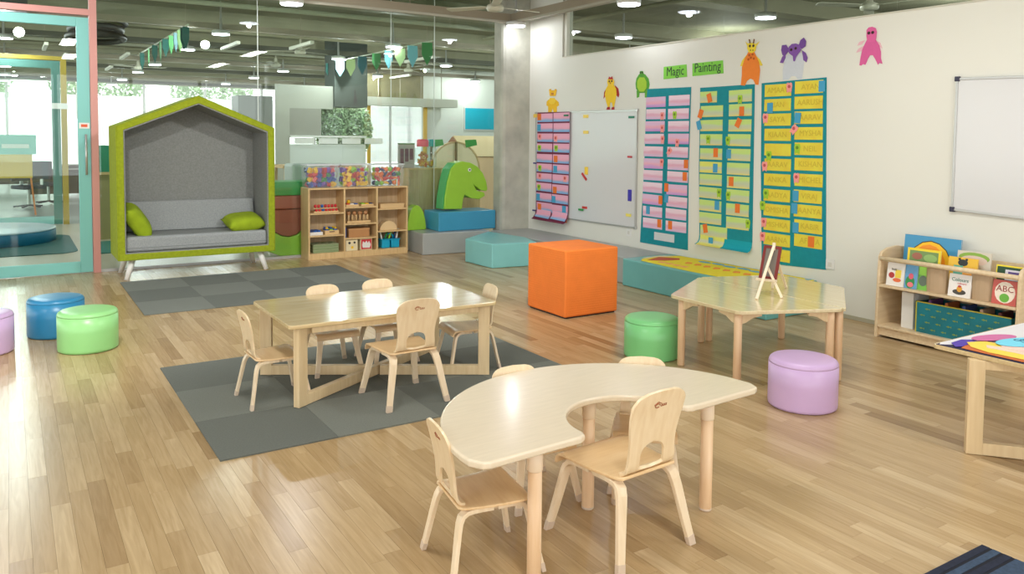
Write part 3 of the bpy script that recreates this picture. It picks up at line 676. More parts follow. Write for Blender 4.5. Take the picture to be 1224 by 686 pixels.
magnet('yellow clip on the top left corner of the magnetic board', *(9.353, 1.907), 0.09, 0.05, (236, 200, 80), d=0.030)

# title signs
M_sign = mat('sign_green', (128, 206, 72), 0.8)
for word, q, lab, lp, lw in (('Magic', [(6.79, 2.419), (6.428, 2.423), (6.417, 2.285), (6.789, 2.278)], 'bright green paper sign reading Magic on the wall', (6.602, 2.355), 0.85), ('Painting', [(6.339, 2.426), (5.898, 2.427), (5.888, 2.291), (6.335, 2.287)], 'bright green paper sign reading Painting on the wall', (6.115, 2.368), 0.85)):
    t = wthing('paper_sign', lab, 'sign')
    flat('paper', q, M_sign, t, 0.001, 0.004)
    lettering(word, 0.145, M_ink, t, (XW - 0.0055, lp[0], lp[1]), RW, lw)

# animal cut-outs
def piece(t, name, pts, rgb, d=1):
    return flat(name, pts, mat('paper_%d_%d_%d' % rgb, rgb, 0.85, noise=0.04, scale=30), t, 0.001 + 0.003 * (d - 1), 0.0035 + 0.003 * (d - 1))
def dots(t, pts, r, rgb, d=4, name='eye'):
    for y, z in pts: piece(t, name, [(y + r * math.cos(i * PI / 4), z + r * math.sin(i * PI / 4)) for i in range(8)], rgb, d)
Y_, DK = (240, 196, 44), (60, 40, 40)
t = wthing('bear_cutout', 'small yellow paper bear above the maroon chart', 'wall cutout')
piece(t, 'body', [(9.079, 2.128), (8.909, 2.122), (8.839, 2.085), (8.829, 2.04), (8.877, 2.024), (8.876, 1.95), (8.955, 1.951), (8.976, 2.009), (9.005, 1.953), (9.085, 1.954), (9.087, 2.035), (9.128, 2.048), (9.125, 2.1)], (240, 190, 40))
piece(t, 'head', [(9.051, 2.256), (8.902, 2.249), (8.891, 2.224), (8.904, 2.179), (8.92, 2.17), (9.039, 2.175), (9.054, 2.196), (9.059, 2.231)], (236, 186, 44), 2)
for q in ([(9.067, 2.271), (9.023, 2.273), (9.015, 2.241), (9.067, 2.238)], [(8.932, 2.269), (8.888, 2.262), (8.886, 2.23), (8.939, 2.237)]): piece(t, 'ear', q, (226, 172, 40), 1)
piece(t, 'snout', [(9.01, 2.217), (8.95, 2.215), (8.95, 2.19), (9.01, 2.192)], (190, 120, 50), 3)
piece(t, 'belly', [(9.039, 2.149), (8.929, 2.145), (8.889, 2.098), (8.927, 2.06), (9.037, 2.063), (9.068, 2.104)], (244, 204, 60), 3)
t = wthing('chicken_cutout', 'yellow paper chicken with dark red wings between bear and turtle', 'wall cutout')
piece(t, 'wing', [(7.82, 2.22), (7.86, 2.18), (7.871, 2.096), (7.826, 2.136)], (170, 46, 40)); piece(t, 'wing', [(7.65, 2.253), (7.585, 2.209), (7.567, 2.136), (7.582, 2.101), (7.647, 2.15)], (170, 46, 40))
piece(t, 'body', [(7.772, 2.274), (7.682, 2.27), (7.624, 2.21), (7.615, 2.138), (7.637, 2.057), (7.659, 1.985), (7.683, 1.986), (7.701, 2.043), (7.733, 2.044), (7.748, 1.988), (7.781, 1.989), (7.816, 2.063), (7.843, 2.147), (7.82, 2.22)], (242, 204, 48), 2)
piece(t, 'head', [(7.781, 2.343), (7.684, 2.337), (7.659, 2.294), (7.678, 2.249), (7.73, 2.236), (7.779, 2.254), (7.797, 2.302)], (244, 208, 60), 3)
piece(t, 'comb', [(7.773, 2.334), (7.758, 2.367), (7.725, 2.35), (7.701, 2.369), (7.68, 2.326)], (190, 50, 50), 4)
for q in ([(7.789, 1.989), (7.74, 1.99), (7.734, 1.956), (7.805, 1.958)], [(7.696, 1.986), (7.651, 1.987), (7.653, 1.954), (7.707, 1.955)]): piece(t, 'foot', q, (170, 46, 50), 3)
dots(t, [(7.753, 2.307), (7.704, 2.307)], 0.012, DK); piece(t, 'beak', [(7.741, 2.293), (7.715, 2.291), (7.727, 2.271)], (190, 90, 40), 5)
t = wthing('turtle_cutout', 'green paper turtle standing above the first teal chart', 'wall cutout')
piece(t, 'shell', [(7.213, 2.36), (7.161, 2.371), (7.102, 2.353), (7.043, 2.3), (7.022, 2.231), (7.039, 2.174), (7.085, 2.136), (7.207, 2.142), (7.26, 2.194), (7.269, 2.254), (7.256, 2.313)], (92, 168, 58))
piece(t, 'head', [(7.191, 2.398), (7.14, 2.394), (7.124, 2.354), (7.16, 2.327), (7.197, 2.349)], (88, 164, 60), 2)
piece(t, 'belly', [(7.197, 2.324), (7.109, 2.319), (7.068, 2.263), (7.069, 2.194), (7.111, 2.152), (7.192, 2.156), (7.234, 2.212), (7.233, 2.282)], (166, 206, 62), 3)
for q in ([(7.245, 2.173), (7.192, 2.151), (7.198, 2.092), (7.238, 2.083)], [(7.1, 2.157), (7.054, 2.174), (7.066, 2.077), (7.098, 2.083)]): piece(t, 'leg', q, (96, 172, 62), 2)
dots(t, [(7.179, 2.377), (7.147, 2.377)], 0.01, DK)
t = wthing('giraffe_cutout', 'orange paper giraffe with yellow head above the second chart', 'wall cutout')
piece(t, 'arm', [(5.586, 2.454), (5.639, 2.407), (5.664, 2.35), (5.637, 2.348), (5.595, 2.387)], (238, 214, 70)); piece(t, 'arm', [(5.468, 2.444), (5.414, 2.398), (5.375, 2.338), (5.401, 2.335), (5.455, 2.377)], (238, 214, 70))
piece(t, 'body', [(5.56, 2.485), (5.485, 2.479), (5.451, 2.426), (5.418, 2.366), (5.405, 2.29), (5.413, 2.216), (5.421, 2.146), (5.458, 2.152), (5.486, 2.199), (5.524, 2.216), (5.567, 2.195), (5.592, 2.147), (5.647, 2.154), (5.636, 2.254), (5.637, 2.339), (5.611, 2.405), (5.58, 2.453)], (240, 134, 48), 2)
piece(t, 'head', [(5.57, 2.57), (5.514, 2.573), (5.466, 2.556), (5.46, 2.518), (5.469, 2.486), (5.511, 2.469), (5.552, 2.481), (5.573, 2.52)], (240, 216, 60), 3)
for q in ([(5.562, 2.561), (5.601, 2.594), (5.578, 2.55)], [(5.471, 2.553), (5.42, 2.577), (5.455, 2.535)]): piece(t, 'ear', q, (236, 214, 80), 2)
for q in ([(5.543, 2.568), (5.555, 2.611), (5.538, 2.609), (5.531, 2.567)], [(5.5, 2.564), (5.491, 2.609), (5.477, 2.605), (5.486, 2.562)]): piece(t, 'horn', q, (120, 80, 40), 4)
dots(t, [(5.537, 2.542), (5.492, 2.54)], 0.014, DK); dots(t, [(5.528, 2.499), (5.496, 2.497)], 0.006, DK)
dots(t, [(5.543, 2.45), (5.5, 2.455), (5.52, 2.423), (5.483, 2.412), (5.552, 2.409)], 0.012, (190, 90, 30), 4, 'spot')
t = wthing('elephant_cutout', 'paper elephant with purple head and pale grey body above the third chart', 'wall cutout')
piece(t, 'body', [(5.11, 2.391), (5.072, 2.424), (5.014, 2.415), (4.939, 2.433), (4.9, 2.406), (4.889, 2.35), (4.895, 2.264), (4.906, 2.179), (4.953, 2.177), (4.983, 2.207), (5.026, 2.209), (5.064, 2.18), (5.127, 2.179), (5.131, 2.272), (5.118, 2.343)], (206, 212, 220))
for q in ([(5.054, 2.458), (5.095, 2.514), (5.144, 2.514), (5.152, 2.467), (5.135, 2.417), (5.101, 2.414)], [(4.95, 2.496), (4.933, 2.542), (4.896, 2.563), (4.869, 2.528), (4.875, 2.478), (4.916, 2.458)]): piece(t, 'ear', q, (114, 74, 152), 3)
for q in ([(5.102, 2.438), (5.14, 2.401), (5.166, 2.347), (5.128, 2.34), (5.1, 2.39)], [(4.916, 2.446), (4.873, 2.419), (4.848, 2.37), (4.86, 2.328), (4.894, 2.35)]): piece(t, 'arm', q, (122, 82, 158), 2)
piece(t, 'head', [(5.06, 2.491), (5.027, 2.515), (4.979, 2.515), (4.931, 2.495), (4.92, 2.447), (4.952, 2.414), (4.975, 2.388), (4.988, 2.346), (5.004, 2.351), (5.012, 2.399), (5.053, 2.426), (5.07, 2.46)], (128, 84, 166), 4)
dots(t, [(5.03, 2.46), (4.98, 2.469)], 0.014, DK, 5)
t = wthing('octopus_cutout', 'pink paper octopus high on the wall, rightmost of the cutouts', 'wall cutout')
for q in ([(4.261, 2.477), (4.318, 2.467), (4.337, 2.436), (4.292, 2.443)], [(4.26, 2.433), (4.324, 2.409), (4.347, 2.375), (4.29, 2.385)], [(4.166, 2.467), (4.118, 2.441), (4.096, 2.389), (4.132, 2.414)]): piece(t, 'back_arm', q, (232, 186, 196))
piece(t, 'body', [(4.241, 2.482), (4.162, 2.474), (4.125, 2.42), (4.107, 2.362), (4.105, 2.305), (4.088, 2.257), (4.119, 2.27), (4.13, 2.253), (4.156, 2.301), (4.181, 2.339), (4.208, 2.341), (4.227, 2.314), (4.249, 2.261), (4.274, 2.27), (4.29, 2.257), (4.308, 2.262), (4.298, 2.334), (4.286, 2.392), (4.264, 2.441)], (216, 96, 156), 2)
piece(t, 'head', [(4.248, 2.562), (4.229, 2.583), (4.194, 2.585), (4.161, 2.569), (4.15, 2.537), (4.154, 2.48), (4.165, 2.453), (4.237, 2.46), (4.247, 2.511)], (222, 100, 160), 3)
dots(t, [(4.223, 2.534), (4.187, 2.535)], 0.014, DK)
# sockets
for q, lab in ((((4.538, 0.463)), 'white wall socket at the lower right corner of the yellow name chart'), (((7.337, 0.458)), 'white wall socket under the magnetic board')):
    t = wthing('wall_socket', lab, 'socket'); y, z = q
    obj('cover_plate', B(XW - 0.012, XW, y - 0.045, y + 0.045, z - 0.045, z + 0.045), M_white, t, bevel=0.004)
    obj('switch_rocker', B(XW - 0.016, XW - 0.012, y - 0.02, y + 0.02, z - 0.02, z + 0.02), mat('socket_white', (214, 212, 204), 0.3), t, bevel=0.002)

# ================================================================ RUGS
def rug(lab, loc, ph):
    t = thing('carpet_tile_rug', lab, 'rug', loc)
    for i in range(4):
        for j in range(3):
            x, y = i * 0.602, j * 0.607
            obj('rug_tile', B(x + 0.0006, x + 0.6014, y + 0.0006, y + 0.6064, 0.0005, 0.0075 + 0.0006 * ((i + j) % 2)), M_rugA if (i + j + ph) % 2 else M_rugB, t)
    return t
rug('grey carpet tile rug in front of the green cabin seat', (0.985, 7.58, 0), 0)
rug('dark grey carpet tile rug under the rectangular table', (0.845, 3.975, 0), 1)
t = thing('striped_mat', 'dark blue striped mat at the bottom right corner of the photo', 'rug', (2.27, 0.29, 0))
M_navy = [mat('mat_navy', (28, 36, 58), 0.95, noise=0.3, scale=60), mat('mat_blue', (58, 78, 104), 0.95, noise=0.3, scale=60), mat('mat_black', (16, 20, 34), 0.95)]
yy = 0.0; k = 0
ws = [0.03, 0.012, 0.03, 0.012, 0.03, 0.012, 0.14, 0.02, 0.03, 0.012, 0.12, 0.03, 0.03, 0.14, 0.02, 0.12]
cs = [0, 2, 1, 2, 0, 2, 1, 2, 0, 2, 1, 0, 2, 1, 0, 1]
xx = 0.0
yt = 1.29
for w_, c_ in zip(ws, cs):
    obj('mat_stripe', B(0.35 if False else 0.0, 0.95, yt - w_, yt - 0.0006, 0.0005, 0.009 - 0.001 * (c_ == 2)), M_navy[c_], t); yt -= w_
t.location = (2.27, 0.29, 0); t.rotation_euler = (0, 0, 0)

# ================================================================ CHAIRS
def resample(pts, n):
    pts = [Vector(p) for p in pts]; d = [0]
    for a, b_ in zip(pts, pts[1:]): d.append(d[-1] + (b_ - a).length)
    out = []
    for i in range(n + 1):
        s = d[-1] * i / n; k = max(j for j in range(len(d)) if d[j] <= s + 1e-9); k = min(k, len(pts) - 2)
        f = (s - d[k]) / (d[k + 1] - d[k]); p0 = pts[max(k - 1, 0)]; p1 = pts[k]; p2 = pts[k + 1]; p3 = pts[min(k + 2, len(pts) - 1)]
        out.append(0.5 * ((2 * p1) + (p2 - p0) * f + (2 * p0 - 5 * p1 + 4 * p2 - p3) * f * f + (3 * p1 - p0 - 3 * p2 + p3) * f ** 3))
    return out
def leg_bm(s, yend, rear):
    # bent ply leg: runs under the seat, turns down, splays outwards; s = side
    if rear: pts = [(0.128, -0.01, 0.298), (0.131, -0.10, 0.300), (0.135, -0.142, 0.292), (0.140, -0.160, 0.268), (0.150, -0.172, 0.22), (0.170, -0.192, 0.11), (0.186, -0.208, 0.026)]
    else: pts = [(0.128, 0.01, 0.298), (0.131, 0.085, 0.300), (0.135, 0.125, 0.292), (0.140, 0.145, 0.268), (0.148, 0.157, 0.22), (0.166, 0.180, 0.11), (0.182, 0.198, 0.026)]
    P = resample(pts, 14); bm = NB(); prev = None; n = len(P)
    for i, p in enumerate(P):
        t_ = (P[min(i + 1, n - 1)] - P[max(i - 1, 0)]).normalized(); x_ = Vector((1, 0, 0)); x_ = (x_ - t_ * x_.dot(t_)).normalized(); nn = t_.cross(x_)
        w = 0.023 - 0.006 * max(0, (i - 5) / (n - 6)); th = 0.0095
        q = [p + x_ * a * w + nn * b_ * th for a, b_ in ((-1, -1), (1, -1), (1, 1), (-1, 1))]
        q = [bm.verts.new((s * v.x, v.y, v.z)) for v in q]
        if prev:
            for k in range(4): bm.faces.new((prev[k], prev[(k + 1) % 4], q[(k + 1) % 4], q[k]))
        else: bm.faces.new(q[::-1])
        prev = q
    bm.faces.new(prev); bmesh.ops.recalc_face_normals(bm, faces=bm.faces)
    e = P[-1]; f = (P[-1] - P[-2]).normalized(); cap = NB()
    a = Vector((s * e.x, e.y, e.z)); fv = Vector((s * f.x, f.y, f.z)); b_ = a + fv * (e.z / -f.z - 0.0008)
    bar(cap, a - fv * 0.01, b_, 0.036, 0.0215, (0, 1, 0))
    for v in cap.verts:
        if v.co.z < 0.01: v.co.z = 0.0003
    return bm, cap
def panel(path, half, hole, m_, name, parent, n, nx=5, thick=0.011):
    # thin ply panel following a (y, z) path; half(t), hole(t) give half widths
    P = resample([(0, y, z) for y, z in path], n); bm = NB(); rows = []
    for i, p in enumerate(P):
        t_ = i / n; w = half(t_); h = hole(t_) if hole else 0
        L = [bm.verts.new((-w + (w - h) * k / nx, p.y, p.z)) for k in range(nx + 1)]; Rr = [bm.verts.new((h + (w - h) * k / nx, p.y, p.z)) for k in range(nx + 1)]
        rows.append((L, Rr, h))
    for a, b_ in zip(rows, rows[1:]):
        for k in range(nx):
            for s in (0, 1): bm.faces.new((a[s][k], a[s][k + 1], b_[s][k + 1], b_[s][k]))
    bmesh.ops.remove_doubles(bm, verts=bm.verts, dist=0.0002)
    return obj(name, bm, m_, parent, solid=thick, smooth=True, bevel=0.0018)
def smoothstep(a, b_, x):
    x = min(1, max(0, (x - a) / (b_ - a))); return x * x * (3 - 2 * x)
def make_chair():
    t = thing('child_chair', 'x', 'chair')
    panel([(-0.168, 0.322), (-0.13, 0.317), (-0.05, 0.314), (0.04, 0.315), (0.11, 0.319), (0.145, 0.319), (0.166, 0.311), (0.176, 0.294), (0.178, 0.28)],
          lambda u: 0.148 + 0.027 * min(1, u / 0.75) - 0.012 * max(0, (0.06 - u) / 0.06), None, M_ply, 'seat', t, 18, 6)
    def half(u):
        if u > 0.80:
            k = (u - 0.80) / 0.20; return 0.138 * max(0.0, (1 - k ** 2.8)) ** 0.5 + 0.0005
        return 0.126 - 0.007 * smoothstep(0.1, 0.35, u) + 0.019 * smoothstep(0.35, 0.8, u)
    def hole(u):
        a, b_ = 0.10, 0.385
        if u <= a or u >= b_: return 0.0
        k = (u - a) / (b_ - a)
        return 0.064 * max(0, 1 - k ** 6) ** 0.5 * min(1, 0.75 + k * 4)
    bk = panel([(-0.132, 0.3275), (-0.150, 0.331), (-0.163, 0.342), (-0.170, 0.362), (-0.173, 0.39), (-0.178, 0.44), (-0.187, 0.50), (-0.200, 0.56), (-0.214, 0.61), (-0.224, 0.645)], half, hole, M_plyback, 'backrest', t, 48, 5)
    bm = NB(); em = [Vector((-0.012 + 0.012 * math.cos(a), 0.008 * math.sin(a))) for a in [i * 0.5 for i in range(12)]]
    def onback(px, pz):
        z = 0.585 + pz; return (px, -0.2065 - (z - 0.585) * 0.28 - 0.0072, z)
    tube(bm, [onback(p.x, p.y) for p in em], 0.0018, 5)
    tube(bm, [onback(-0.030, 0.004), onback(-0.012, 0.015), onback(0.008, 0.006)], 0.0018, 5)
    for k in range(4): tube(bm, [onback(0.008 + k * 0.008, -0.005), onback(0.010 + k * 0.008, 0.004)], 0.0015, 5)
    tube(bm, [onback(0.006, -0.005), onback(0.036, -0.004)], 0.0012, 5)
    obj('emblem', bm, M_emblem, bk)
    for s in (-1, 1):
        for rear in (0, 1):
            b1, c1 = leg_bm(s, 0, rear)
            l = obj('leg', b1, M_plyleg, t, bevel=0.003, smooth=False); obj('leg_cap', c1, M_cap, l, bevel=0.002)
    obj('under_seat_brace', B(-0.13, 0.13, 0.0, 0.03, 0.284, 0.3), M_plyleg, t, bevel=0.002)
    return t
chair0 = make_chair()
def put_chair(x, y, deg, scale, lab, z=0.0, src=[0]):
    c = chair0 if src[0] == 0 else copy_tree(chair0); src[0] = 1
    c.location = (x, y, z); c.rotation_euler = (0, 0, math.radians(deg)); c.scale = (scale,) * 3
    c['label'] = lab; c['category'] = 'chair'
    return c
G1 = 0.0085
put_chair(2.01, 4.39, 1, 1.0, 'larger ply chair with its back to the camera, at the rectangular table', G1)
put_chair(1.335, 4.78, -90 + 2, 0.86, 'small ply chair at the left end of the rectangular table', G1)
put_chair(2.68, 4.80, 90 - 8, 0.86, 'small ply chair at the right end of the rectangular table', G1)
put_chair(1.84, 5.19, 180, 0.85, 'small ply chair behind the rectangular table, the left of the two', G1)
put_chair(2.26, 5.21, 180, 0.85, 'small ply chair behind the rectangular table, the right of the two', G1)
put_chair(1.488, 2.53, -98, 0.86, 'small ply chair at the left end of the horseshoe table, rear view', 0)
put_chair(2.04, 2.40, 4, 1.02, 'large ply chair tucked in the inner curve of the horseshoe table', 0)
put_chair(1.96, 2.905, 175, 0.83, 'chair behind the horseshoe table with only its back top showing left of the middle', 0)
put_chair(2.485, 2.75, 142, 0.83, 'chair behind the horseshoe table at its right, partly under the top', 0)

# ================================================================ TABLES
def table_frame(t, x0, x1, y0, y1, h, m_, w=0.075, th=0.042):
    # two crossing rectangular frames on the diagonals
    for k, (a, b_) in enumerate((((x0, y0), (x1, y1)), ((x0, y1), (x1, y0)))):
        a, b_ = Vector(a + (0,)), Vector(b_ + (0,)); d = (b_ - a).normalized(); up = Vector((0, 0, 1)); off = 0.0 
        zb = 0.002
        obj('leg_post', BAR(a + d * w / 2 + up * zb, a + d * w / 2 + up * h, th, w, tuple(d)), m_, t, bevel=0.002)
        obj('leg_post', BAR(b_ - d * w / 2 + up * zb, b_ - d * w / 2 + up * h, th, w, tuple(d)), m_, t, bevel=0.002)
        zc = 0.034 + 0.0
        hh = 0.062
        if k == 0: obj('cross_rail', BAR(a + d * w + up * zc, b_ - d * w + up * zc, th, hh), m_, t, bevel=0.002)
        else:
            mid = (a + b_) / 2; g = 0.03
            obj('cross_rail', BAR(a + d * w + up * zc, mid - d * g + up * zc, th, hh), m_, t, bevel=0.002)
            obj('cross_rail', BAR(mid + d * g + up * zc, b_ - d * w + up * zc, th, hh), m_, t, bevel=0.002)
        if k == 0: obj('top_rail', BAR(a + d * w + up * (h - 0.025), b_ - d * w + up * (h - 0.025), th, 0.045), m_, t, bevel=0.002)
        else:
            mid = (a + b_) / 2; g = 0.03
            obj('top_rail', BAR(a + d * w + up * (h - 0.025), mid - d * g + up * (h - 0.025), th, 0.045), m_, t, bevel=0.002)
            obj('top_rail', BAR(mid + d * g + up * (h - 0.025), b_ - d * w + up * (h - 0.025), th, 0.045), m_, t, bevel=0.002)
t = thing('play_table', 'rectangular light wood table with crossed frame legs standing on the grey rug', 'table', (2.045, 4.905, G1))
table_frame(t, -0.655, 0.655, -0.385, 0.385, 0.47, M_birchleg)
obj('table_top', PR(rpoly(-0.70, 0.70, -0.415, 0.415, 0.035), 'xy', 0.4705, 0.4945), M_birch, t, bevel=0.005, seg=3)
obj('side_apron', B(-0.56, 0.56, -0.395, -0.375, 0.435, 0.47), M_birchleg, t)
obj('side_apron', B(-0.56, 0.56, 0.375, 0.395, 0.435, 0.47), M_birchleg, t)

# horseshoe table
t = thing('horseshoe_table', 'cream half-round horseshoe table with round legs in the foreground', 'table', (2.045, 2.32, 0), math.radians(3.2))
out = arc(0, 0, 0.755, 6, 174, 40)
pts = [(-0.728, -0.028)] + [(-0.70, -0.04), (-0.30, -0.04), (-0.272, -0.028), (-0.262, 0.0)] + arc(0, 0.0, 0.262, 176, 4, 24) + [(0.262, 0.0), (0.272, -0.028), (0.30, -0.04), (0.70, -0.04), (0.728, -0.028)] + [(0.752, 0.02)] + out[1:] + [(-0.752, 0.02)]
obj('table_top', PR(pts, 'xy', 0.482, 0.510), M_cream, t, bevel=0.009, seg=4)
for (lx, ly) in ((-0.46, 0.03), (0.47, 0.03), (0.06, 0.33)):
    l = obj('leg', LT([(0.0235, 0.0), (0.0265, 0.006), (0.0265, 0.10), (0.0262, 0.40)], (lx, ly, 0), 24), M_peg, t, smooth=True)
    obj('leg_sleeve', LT([(0.0275, 0.40), (0.029, 0.402), (0.029, 0.4818)], (lx, ly, 0), 24), M_creamedge, l, smooth=True)
    obj('leg_foot', LT([(0.024, 0.0003), (0.0268, 0.004), (0.0268, 0.012)], (lx, ly, 0), 24), M_cap, l, smooth=True)
ap = [(x * 0.80, y * 0.80) for x, y in arc(0, 0, 0.755, 20, 160, 24)]
ap2 = [(x * 0.765, y * 0.765) for x, y in arc(0, 0, 0.755, 160, 20, 24)]
obj('curved_apron', PR(ap + ap2, 'xy', 0.432, 0.4815), M_creamedge, t)

# hexagon of two trapezoid tables
def trapezoid(lab, P, legs, loc=(0, 0, 0)):
    t = thing('trapezoid_table', lab, 'table', loc)
    c = Vector((sum(p[0] for p in P) / 4, sum(p[1] for p in P) / 4))
    pp = []
    for i, p in enumerate(P):
        a = Vector(P[i - 1]); b_ = Vector(p); d = Vector(P[(i + 1) % 4])
        u = (a - b_).normalized() * 0.03; v = (d - b_).normalized() * 0.03
        for q in (b_ + u, b_ + u * 0.45 + v * 0.45 - (u + v) * 0.18, b_ + v): pp.append((q.x, q.y))
    obj('table_top', PR(pp, 'xy', 0.478, 0.502), M_birch2, t, bevel=0.004, seg=3)
    for i, p in enumerate(P):
        q = Vector(p) + (c - Vector(p)).normalized() * 0.085
        l = obj('leg', LT([(0.022, 0.0), (0.0265, 0.008), (0.0265, 0.42), (0.0265, 0.477)], (q.x, q.y, 0), 20), M_peg, t, smooth=True)
        for tgt in (P[i - 1], P[(i + 1) % 4]):
            d = (Vector(tgt) - Vector(p)).normalized(); 
            bm = NB(); s = Vector((d.y, -d.x)) * 0.011
            prof = [(0.02, 0.40), (0.02, 0.4775), (0.16, 0.4775), (0.16, 0.45), (0.10, 0.44), (0.05, 0.41)]
            A = [bm.verts.new((q.x + d.x * a + s.x, q.y + d.y * a + s.y, z)) for a, z in prof]; Bv = [bm.verts.new((q.x + d.x * a - s.x, q.y + d.y * a - s.y, z)) for a, z in prof]
            bm.faces.new(A); bm.faces.new(Bv[::-1])
            for k in range(len(prof)): bm.faces.new((A[k], A[(k + 1) % len(prof)], Bv[(k + 1) % len(prof)], Bv[k]))
            bmesh.ops.recalc_face_normals(bm, faces=bm.faces)
            obj('corner_brace', bm, M_birchleg, l, bevel=0.003)
    return t
M_birch2 = wood('birch_top_pale', (218, 204, 166), (206, 188, 146), 0.14, (26, 2, 26), coat=0.6)
trapezoid('left half of the hexagonal table, the trapezoid nearer the orange cube', [(3.925, 4.09), (3.925, 3.46), (4.595, 3.17), (4.625, 4.50)], 0)
trapezoid('right half of the hexagonal table, the trapezoid nearer the bookshelf', [(4.605, 3.165), (5.265, 3.64), (5.30, 4.24), (4.635, 4.50)], 0)
# easel with a small maroon board
t = thing('desk_easel', 'small white wooden easel holding a maroon framed slate on the hexagonal table', 'easel', (4.62, 3.77, 0.5026))
M_ew = mat('easel_wood', (226, 210, 184), 0.5)
AP = Vector((0, 0, 0.335))
obj('front_leg', BAR((-0.305, -0.115, 0.003), AP, 0.020, 0.013, (-0.8, -0.5, 0.4)), M_ew, t, bevel=0.002)
obj('front_leg', BAR((-0.115, -0.175, 0.003), (-0.09, -0.02, 0.20), 0.018, 0.012, (-0.8, -0.5, 0.4)), M_ew, t, bevel=0.002)
obj('back_leg', BAR((0.12, 0.10, 0.003), AP + Vector((0.014, 0.012, -0.02)), 0.018, 0.012, (0.8, 0.5, 0.4)), M_ew, t, bevel=0.002)
obj('back_leg', BAR((0.235, 0.07, 0.003), (0.05, 0.0, 0.21), 0.018, 0.012, (0.8, 0.5, 0.4)), M_ew, t, bevel=0.002)
obj('ledge', BAR((-0.155, 0.02, 0.11), (-0.10, -0.115, 0.11), 0.02, 0.014), M_ew, t)
obj('top_block', BAR(AP + Vector((0.004, 0.003, -0.03)), AP + Vector((0.012, 0.008, 0.025)), 0.022, 0.022, (-0.8, -0.5, 0.4)), M_ew, t, bevel=0.003)
t2 = thing('small_slate', 'narrow maroon framed slate leaning on the little white easel', 'slate', (4.62, 3.77, 0.5026))
wv_ = Vector((0.0215, -0.115, 0.0)) * 0.5; L0 = Vector((-0.10, -0.03, 0.118)); L1 = Vector((0.004, 0.016, 0.335)); nn_ = wv_.cross(L1 - L0).normalized()
L0 = L0 + Vector((0.012, 0.004, 0)); L1 = L1 + Vector((0.012, 0.006, -0.012))
for a, b_ in ((L0 - wv_, L1 - wv_), (L0 + wv_, L1 + wv_), (L0 - wv_ * 1.15, L0 + wv_ * 1.15), (L1 - wv_ * 1.15, L1 + wv_ * 1.15)):
    obj('slate_frame', BAR(a, b_, 0.020, 0.010, tuple(nn_)), mat('frame_maroon', (124, 42, 40), 0.5), t2)
obj('slate_face', BAR(L0, L1, 0.10, 0.003, tuple(nn_)), mat('slate_grey', (120, 112, 104), 0.5), t2)

# ================================================================ POUFS
def pouf(k, lab, x, y, r=0.2, h=0.3):
    t = thing('round_pouf', lab, 'pouf', (x, y, 0))
    obj('body', LT([(r - 0.012, 0.001), (r - 0.002, 0.008), (r, 0.02), (r, h * 0.5), (r, h - 0.032)], n=56), M_pouf[k], t, smooth=True)
    obj('cover', LT([(r, h - 0.0319), (r - 0.002, h - 0.024), (r - 0.007, h - 0.013), (r - 0.016, h - 0.005), (r - 0.034, h), (r * 0.5, h + 0.003), (0.01, h + 0.004)], n=56), M_pouftop[k], t, smooth=True)
pouf('purple', 'lilac round pouf in front of the hexagonal table', 4.027, 3.045, 0.201, 0.293)
pouf('green', 'green round pouf between the orange cube and the hexagonal table', 3.982, 4.331, 0.203, 0.293)
pouf('green_b', 'light green round pouf at left, in front of the blue one', 0.476, 6.631, 0.204, 0.295)
pouf('blue', 'blue round pouf at left behind the light green one', 0.296, 7.227, 0.202, 0.303)
pouf('purple', 'lilac round pouf cut by the left edge of the photo', -0.19, 6.88, 0.203, 0.295)

# ================================================================ ORANGE CUBE
M_or = mat('orange_fabric', (240, 128, 48), 0.8, noise=0.06, scale=8)
nt = M_or.node_tree; b = nt.nodes['Principled BSDF']
tc = nt.nodes.new('ShaderNodeTexCoord'); wv = nt.nodes.new('ShaderNodeTexWave'); wv.bands_direction = 'Z'; wv.inputs['Scale'].default_value = 15; wv.inputs['Distortion'].default_value = 2.5; wv.inputs['Detail Scale'].default_value = 6; wv.inputs['Detail'].default_value = 1
bp = nt.nodes.new('ShaderNodeBump'); bp.inputs['Strength'].default_value = 0.45; bp.inputs['Distance'].default_value = 0.003
nt.links.new(tc.outputs['Object'], wv.inputs[0]); nt.links.new(wv.outputs['Fac'], bp.inputs['Height']); nt.links.new(bp.outputs[0], b.inputs['Normal'])
t = thing('cube_seat', 'large orange ribbed fabric cube in the middle of the room', 'cube seat', (4.41, 5.89, 0))
obj('padded_cover', B(-0.3, 0.3, -0.3, 0.3, 0.012, 0.61), M_or, t, bevel=0.018, seg=4)
obj('base_board', B(-0.28, 0.28, -0.28, 0.28, 0.0, 0.0118), M_black, t)

# ================================================================ FOAM BENCHES
def foam(name, lab, pts, z0, z1, m_, mt=None, bev=0.012):
    o = tag(obj(name, PR(pts, 'xy', z0, z1), m_, bevel=bev, seg=3), lab, 'foam block'); return o
def R4(x0, x1, y0, y1): return [(x0, y0), (x1, y0), (x1, y1), (x0, y1)]
M_tv2 = mat('teal_vinyl_deep', (108, 178, 178), 0.35, noise=0.05, scale=5, bump=0.04, bscale=14)
foam('foam_bench', 'teal foam bench along the right wall behind the hexagonal table', R4(5.63, 6.335, 4.66, 6.61), 0.001, 0.295, M_tv2)
foam('foam_bench', 'grey foam bench along the wall under the magnetic board', R4(5.70, 6.335, 6.63, 9.535), 0.001, 0.292, M_greyv)
foam('foam_bench', 'grey foam bench carrying the blue block and the dinosaur', [(4.69, 9.62), (5.68, 9.52), (5.68, 10.2), (4.72, 10.2)], 0.001, 0.295, M_greyv)
